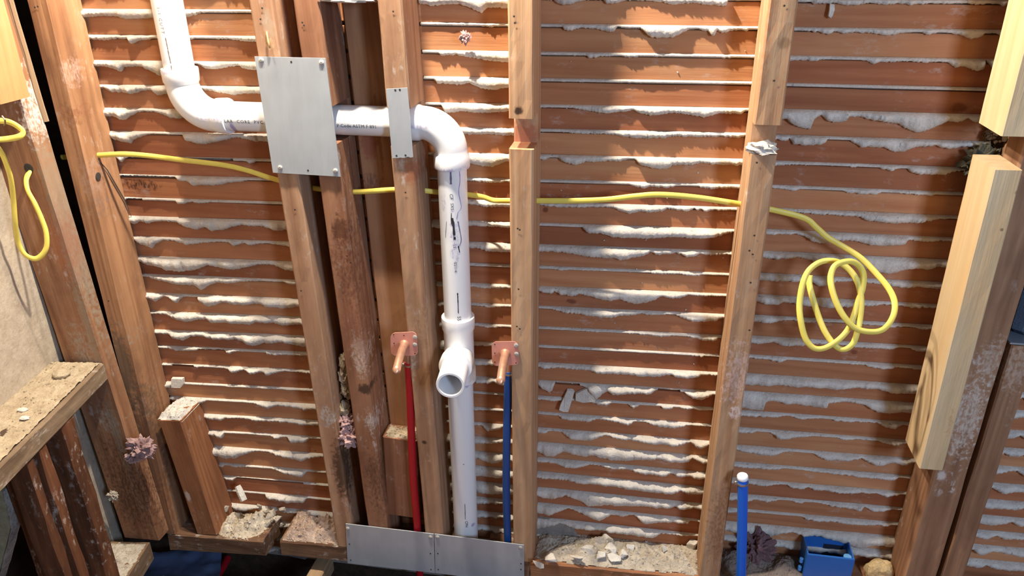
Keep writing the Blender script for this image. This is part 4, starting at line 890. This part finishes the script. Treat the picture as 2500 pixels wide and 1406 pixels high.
# blue-grey sheet in the hole
vs, fs = [], []; q = [(340,1352), (545,1336), (540,1440), (300,1440)]
A_, B_, C_, D_ = [atZ(x, y, -.88) for x, y in q]
for i in range(25):
    for j in range(17):
        u, v = i/24, j/16; p = A_.lerp(B_, u).lerp(D_.lerp(C_, u), v); vs.append(p+Vector((0,0,.008*fb(u*5, v*4, 2.)+.02*u*u)))
fs = [(i*17+j, i*17+j+1, (i+1)*17+j+1, (i+1)*17+j) for i in range(24) for j in range(16)]
tag(mesh('plastic_sheet', vs, fs, m_plain('blue_grey_sheet', (92, 108, 142), .5, mottle=.5, mscale=14.), origin=atZ(440,1390,-.9), smooth=True), 'crumpled blue-grey sheet down in the dark floor hole', 'sheet')
pex('floor_pipe', 'red pipe running off in the dark hole below the floor plate', [atZ(556,1362,-.90), atZ(545,1384,-.90), atZ(528,1412,-.90), atZ(515,1440,-.90)], .009, RED)
j0, j1 = atZ(782, 1372, -.775), atZ(770, 1440, -.775)
lumber('floor_joist', 'pale joist end in the hole left of the steel plates', 'joist', Vector((j0.x, j0.y+.03, -.83)), Vector((j0.x-.004, j0.y-.16, -.83)), .036, .05, old('joist_wood', light=(186,160,124), dark=(140,114,86), white=.5), 61, ydir=Vector((0,0,1)))
tag(mesh('metal_flashing', *loft([[at(x, y, Y) for x, y in ((678,1352), (745,1366), (762,1352), (765,1340), (680,1340))] for Y in (.004, .016)]), m_plain('bent_tin', (150,156,172), .35, .8, mottle=.3), origin=at(715,1356,.01)), 'bent shiny tin under the floor plate piece', 'metal')
# leaning scrap at the lower left edge
fp = [(-60,1190), (4,1200), (17,1245), (25,1290), (0,1390), (-20,1450), (-60,1450)]
sc_ = thing('board_scrap', at(0,1400,-.30), 'broken light panel with a crusty edge at the lower left edge', 'scrap')
Fv = [at(x, y, -.30) for x, y in fp]; Bv = [p+Vector((0, .026, 0)) for p in Fv]
mesh('panel', *loft([Fv, Bv]), m_plaster('scrap_face', (168,164,136), (132,128,104), .3, 120., cracks=False), sc_, origin=sc_.location)
ev, ef = [], []
for i in range(1, 6):
    a_, b_ = Fv[i], Fv[i+1]
    for k in range(6):
        p = a_.lerp(b_, k/6)
        for y_ in (-.001, .009, .018, .027): ev.append(p+Vector((.0025+.002*fb(p.z*90, y_*300), y_, 0)))
nq = len(ev)//4; ef = [(r_*4+c_, r_*4+c_+1, r_*4+c_+5, r_*4+c_+4) for r_ in range(nq-1) for c_ in range(3)]
mesh('crusty_edge', ev, ef, m_plaster('scrap_edge', (190,182,172), (110,98,96), 1., 160., cracks=False), sc_, origin=sc_.location)
# ------------------------------------------------------------------ loose plaster, sawdust and insulation
def tuft(label, px, py, Y, r, seed, mat=PINK, amp=.75, freq=3.0, name='insulation_tuft', cat='insulation'):
    return tag(blob(name, at(px, py, Y), r, mat, amp, freq, 4, seed), label, cat)
tuft('pink insulation tuft stuck to the corner post above the floor', 345, 1092, -.055, (.026,.018,.022), 3, m_plaster('pink_wool_a', (198,164,160), (148,114,112), 1., 500., cracks=False))
tuft('second smaller wisp of the insulation low on the corner post', 325, 1118, -.055, (.014,.010,.010), 5)
tuft('small grey-pink wisp at the foot of the corner post', 276, 1210, -.055, (.010,.008,.010), 8, GRIT)
tuft('pink insulation wad wedged between the twin studs', 858, 1066, .022, (.026,.02,.021), 6)
tuft('upper pink clump of insulation between the twin studs', 850, 1030, .03, (.018,.018,.016), 7)
for i, (x, y, r, lab) in enumerate(((843,882,.014,'topmost'), (845,915,.015,'upper middle'), (848,950,.014,'lower middle'), (842,1000,.015,'lowest'))):
    tag(blob('plaster_crumb', at(x, y, .04), (r*.9, .014, r*1.5), DUST, .45, 3., 3, 30+i), lab+' clump of debris in the slit between the twin studs', 'debris')
tuft('tiny pink fluff caught on the laths near the top beside the elbow bay', 1136, 92, .07, (.008,.008,.009), 9)
tuft('pink insulation lying on the left floor plate', 312, 1372, -.10, (.02,.016,.01), 10)
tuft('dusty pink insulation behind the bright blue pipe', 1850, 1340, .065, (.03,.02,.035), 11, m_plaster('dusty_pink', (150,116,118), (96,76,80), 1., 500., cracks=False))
tuft('dark mossy clump above the gap of the fresh stud', 2400, 398, .07, (.026,.016,.026), 12, m_plaster('dark_moss', (104,100,84), (54,50,42), 1., 500., cracks=False), cat='debris')
tuft('dark dirty clump beside the upper fresh stud piece', 2446, 322, .075, (.022,.012,.02), 13, m_plaster('dark_dirt', (92,72,54), (54,40,30), 1., 500., cracks=False), cat='debris')
tag(blob('plaster_lump', at(1860, 362, .012), (.024,.017,.012), CHUNK, .5, 2.6, 3, 14), 'white plaster lump sitting in the notch of the stud', 'plaster')
# rubble heaps on the floor plates
zl = lambda x, y: -.722+(x+.87)/.252*.016
heap('rubble', [(-.735,.004), (-.66,.002), (-.632,.02), (-.622,.06), (-.62,.092), (-.75,.092), (-.752,.03)], zl, .034, m_plaster('rubble_left', (222,210,190), (170,148,118), .9, 300., cracks=False), 'pale plaster rubble piled beside the sawn-off stud', 'rubble', 21, edge=.03, noise_amp=.012, bits=420, bit=(.0012,.006))
zm = lambda x, y: -.700+(x+.575)/.215*.012
heap('rubble', [(-.572,.004), (-.43,.003), (-.43,.092), (-.574,.092)], zm, .030, m_plaster('rubble_mid', (206,182,164), (152,126,106), .9, 300., cracks=False), 'pinkish insulation and sawdust piled left of the twin studs', 'rubble', 23, edge=.02, noise_amp=.012, bits=300, bit=(.0012,.006))
zr = lambda x, y: -.665+(x-.021)/.779*.028
heap('rubble', [(.03,.012), (.14,.004), (.30,.006), (.383,.01), (.383,.092), (.03,.092)], zr, lambda x, y: .006+.018*math.exp(-((x-.16)/.09)**2)*(.4+y*8)+.016*(y > .06)*(x < .2), GRIT, 'grey plaster grit and dust on the floor plate below the middle bay', 'rubble', 25, edge=.03, noise_amp=.006, bits=420, bit=(.0012,.006))
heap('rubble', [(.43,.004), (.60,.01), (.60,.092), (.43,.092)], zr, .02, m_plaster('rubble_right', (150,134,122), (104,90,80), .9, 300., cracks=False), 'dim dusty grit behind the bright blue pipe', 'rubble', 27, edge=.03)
tag(blob('plaster_chunk', at(2052+95, 1395, .05), (.03,.02,.03), m_plaster('tan_chunk', (206,178,130), (160,130,90), .8, cracks=False), .2, 1.5, 3, 77), 'tan chunk on the floor plate right of the blue box', 'plaster')
CH = [((1437,1345),(.020,.016,.012),'rounded pale'), ((1468,1352),(.016,.014,.012),'pale blocky'), ((1492,1340),(.018,.016,.014),'largest bright'), ((1500,1362),(.020,.014,.010),'front bright'), ((1520,1352),(.014,.012,.010),'small tilted'), ((1540,1335),(.016,.012,.010),'rear right grey'), ((1410,1358),(.022,.016,.010),'left flat grey'), ((1346,1362),(.017,.014,.013),'lone grey leftmost'), ((1622,1340),(.006,.008,.012),'thin upright'), ((1480,1318),(.022,.014,.010),'rear grey'), ((1315,1378),(.018,.008,.006),'long pale front left'), ((1690,1330),(.016,.016,.016),'crumbly right corner')]
for i, ((x, y), r, lab) in enumerate(CH):
    p = atZ(x, y, -.645)
    if p.y > .086: p = atZ(x, y, -.636); p.y = min(p.y, .084)
    tag(chunk('plaster_chunk', p, r, CHUNK, 40+i, rot=i*.9), lab+' plaster chunk in the rubble below the middle bay', 'plaster')
CL = [((655,1262),(.012,.012,.012),'grey angular'), ((668,1252),(.010,.010,.012),'upright bright'), ((680,1268),(.012,.012,.010),'brown edged'), ((648,1248),(.010,.010,.009),'round pale'), ((545,1200),(.014,.012,.012),'rear left'), ((548,1240),(.016,.014,.012),'left tan'), ((640,1225),(.008,.008,.008),'small pinkish'), ((690,1245),(.010,.010,.010),'rear brown')]
for i, ((x, y), r, lab) in enumerate(CL):
    p = atZ(x, y, -.675); p.y = min(p.y, .08)
    tag(chunk('plaster_chunk', p, r, GRIT, 60+i, rot=i*1.3), lab+' plaster chunk by the hole in the left floor plate', 'plaster')
a_ = at(580, 1186, .065); b_ = at(596, 1222, .05)
tag(mesh('plaster_stick', *sweep([a_, a_.lerp(b_, .4), b_], [.007, .0085, .008], 7), CHUNK, origin=b_), 'finger-shaped plaster piece standing in the left rubble', 'plaster')
# dust on left floor plate
heap('dust', [(sill_pt(u, v).x, sill_pt(u, v).y) for u, v in ((.01,.006), (.16,.006), (.16,.10), (.01,.10))], zs, .008, GRIT, 'grey grit on the left floor plate', 'grit', 29, edge=.012)
# loose flat shards on the laths
def cpx(ox, oy, s, L): return [(ox+x/s, oy+y/s) for x, y in zip(L[::2], L[1::2])]
for lab, L, tl in (('long white plaster shard leaning on the laths of the middle bay', [290,145,330,150,340,165,322,225,300,290,265,285,235,270,245,235], (.2,.1)), ('broad white plaster shard beside the leaning one in the middle bay', [345,170,385,150,430,130,470,165,485,215,400,225,345,215], (-.1,.15))):
    tag(shard('plaster_shard', cpx(1280, 900, 2.778, L), .084, .006, KEYM, tl), lab, 'plaster')
tag(shard('plaster_shard', cpx(1850, 0, 2.93, [515,25,550,30,550,70,535,110,520,132,500,115,510,70]), .084, .006, KEYM, (.1,.1)), 'narrow plaster drip hanging at the top of the right bay', 'plaster')
tag(shard('plaster_slab', cpx(1280, 1230, 5.435, [150,170,300,190,450,215,640,320,700,420,640,520,400,520,300,600,150,620]), .088, .008, COAT, (0,.1)), 'grey plaster slab behind the rubble at the foot of the notched stud', 'plaster')
tag(shard('plaster_shard', cpx(0, 860, 2.576, [1080,160,1150,165,1155,200,1140,220,1085,215]), .082, .008, KEYM, (.1,.1)), 'small plaster knob beside the left corner stud top', 'plaster')
# nail in the left twin stud
tag(mesh('bent_nail', *sweep(spline([at(651,78,-.001), at(654,95,-.006), at(657,108,-.009), at(659,117,-.008)], 4), .0018, 8), m_plain('nail_steel', (196,160,110), .4, .6), origin=at(655,95,0)), 'bent nail sticking from the left twin stud above the big plate', 'nail')

_sd = [sill_pt(random.uniform(.01,.40)**1.0, random.uniform(.01, SW-.006), .003) for _ in range(400)]
tag(mesh('wood_chips', *crumbs(_sd, 420, (.001, .0045), 91), DUST, origin=sill_pt(.2, SW/2, 0)), 'splintery wood chips scattered through the dust on the left sill', 'chips', kind='stuff')
# nail holes and a split in the studs
def child(o, name, vs, fs, mat):
    inv = o.matrix_basis.inverted(); me = bpy.data.meshes.new(name); me.from_pydata([tuple(inv@Vector(v)) for v in vs], [], fs); me.materials.append(mat)
    c = bpy.data.objects.new(name, me); COL.objects.link(c); c.parent = o; return c
for o, L in ((SA, ((1255,40),(1257,56),(1264,558),(1269,561),(1266,706),(1262,797),(1269,803))), (SB, ((1915,14),(1890,197),(1848,397),(1842,575),(1830,612),(1838,621),(1833,690),(1830,806))), (S3, ((960,28),(990,470))), (T1, ((640,20),(636,47),(720,512),(735,710),(770,1100))), (T2, ((738,55),(847,625),(856,641),(742,62))), (L1, ((85,18),(92,16),(265,735)))):
    for x, y in L: child(o, 'nail_hole', *disc(at(x, y, -.0016), (0,-1,0), .0017, .0002, 8), HOLE)
XS = -.8375+.0022
cv = [atX(x, y, XS) for x, y in ((238,388), (262,415), (285,455), (305,490), (325,540))]
cvv = []; 
for i, p in enumerate(cv): wd_ = (.0006, .0016, .0022, .0018, .0004)[i]; cvv += [p+Vector((0,-wd_,0)), p+Vector((0,wd_,0))]
child(L1, 'split', cvv, [(2*i, 2*i+1, 2*i+3, 2*i+2) for i in range(4)], HOLE)
# rust-coloured splinters and plaster specks stuck to the laths of the lit bay
spk = []
for _ in range(70):
    x, z = random.uniform(.03, .37), random.uniform(-.3, .45)
    spk.append((x, YL-.0006, z))
c_ = mesh('plaster_specks', *crumbs(spk, 90, (.0008, .0030), 17), CHUNK, wall, origin=WO); c_['kind'] = 'stuff'

# groups of look-alikes
for nm, gr in (('framing_stud', 'old studs of the back wall'), ('new_stud', 'fresh stud pieces on the right'), ('cripple_stud', 'short studs under the left sill'), ('sole_plate', 'floor plates'), ('guard_plate', 'steel guard plates'), ('stub_out', 'copper stub-outs'), ('supply_pipe', 'supply pipes to the stub-outs'), ('plaster_chunk', 'loose plaster chunks'), ('plaster_shard', 'loose plaster shards'), ('plaster_crumb', 'debris between the twin studs'), ('insulation_tuft', 'loose insulation tufts'), ('paint_chip', 'chips on the sill'), ('drill_hole', 'drilled cable holes'), ('rubble', 'rubble on the floor plates')):
    for o in COL.objects:
        if o.parent is None and o.name.split('.')[0] == nm: o['group'] = gr
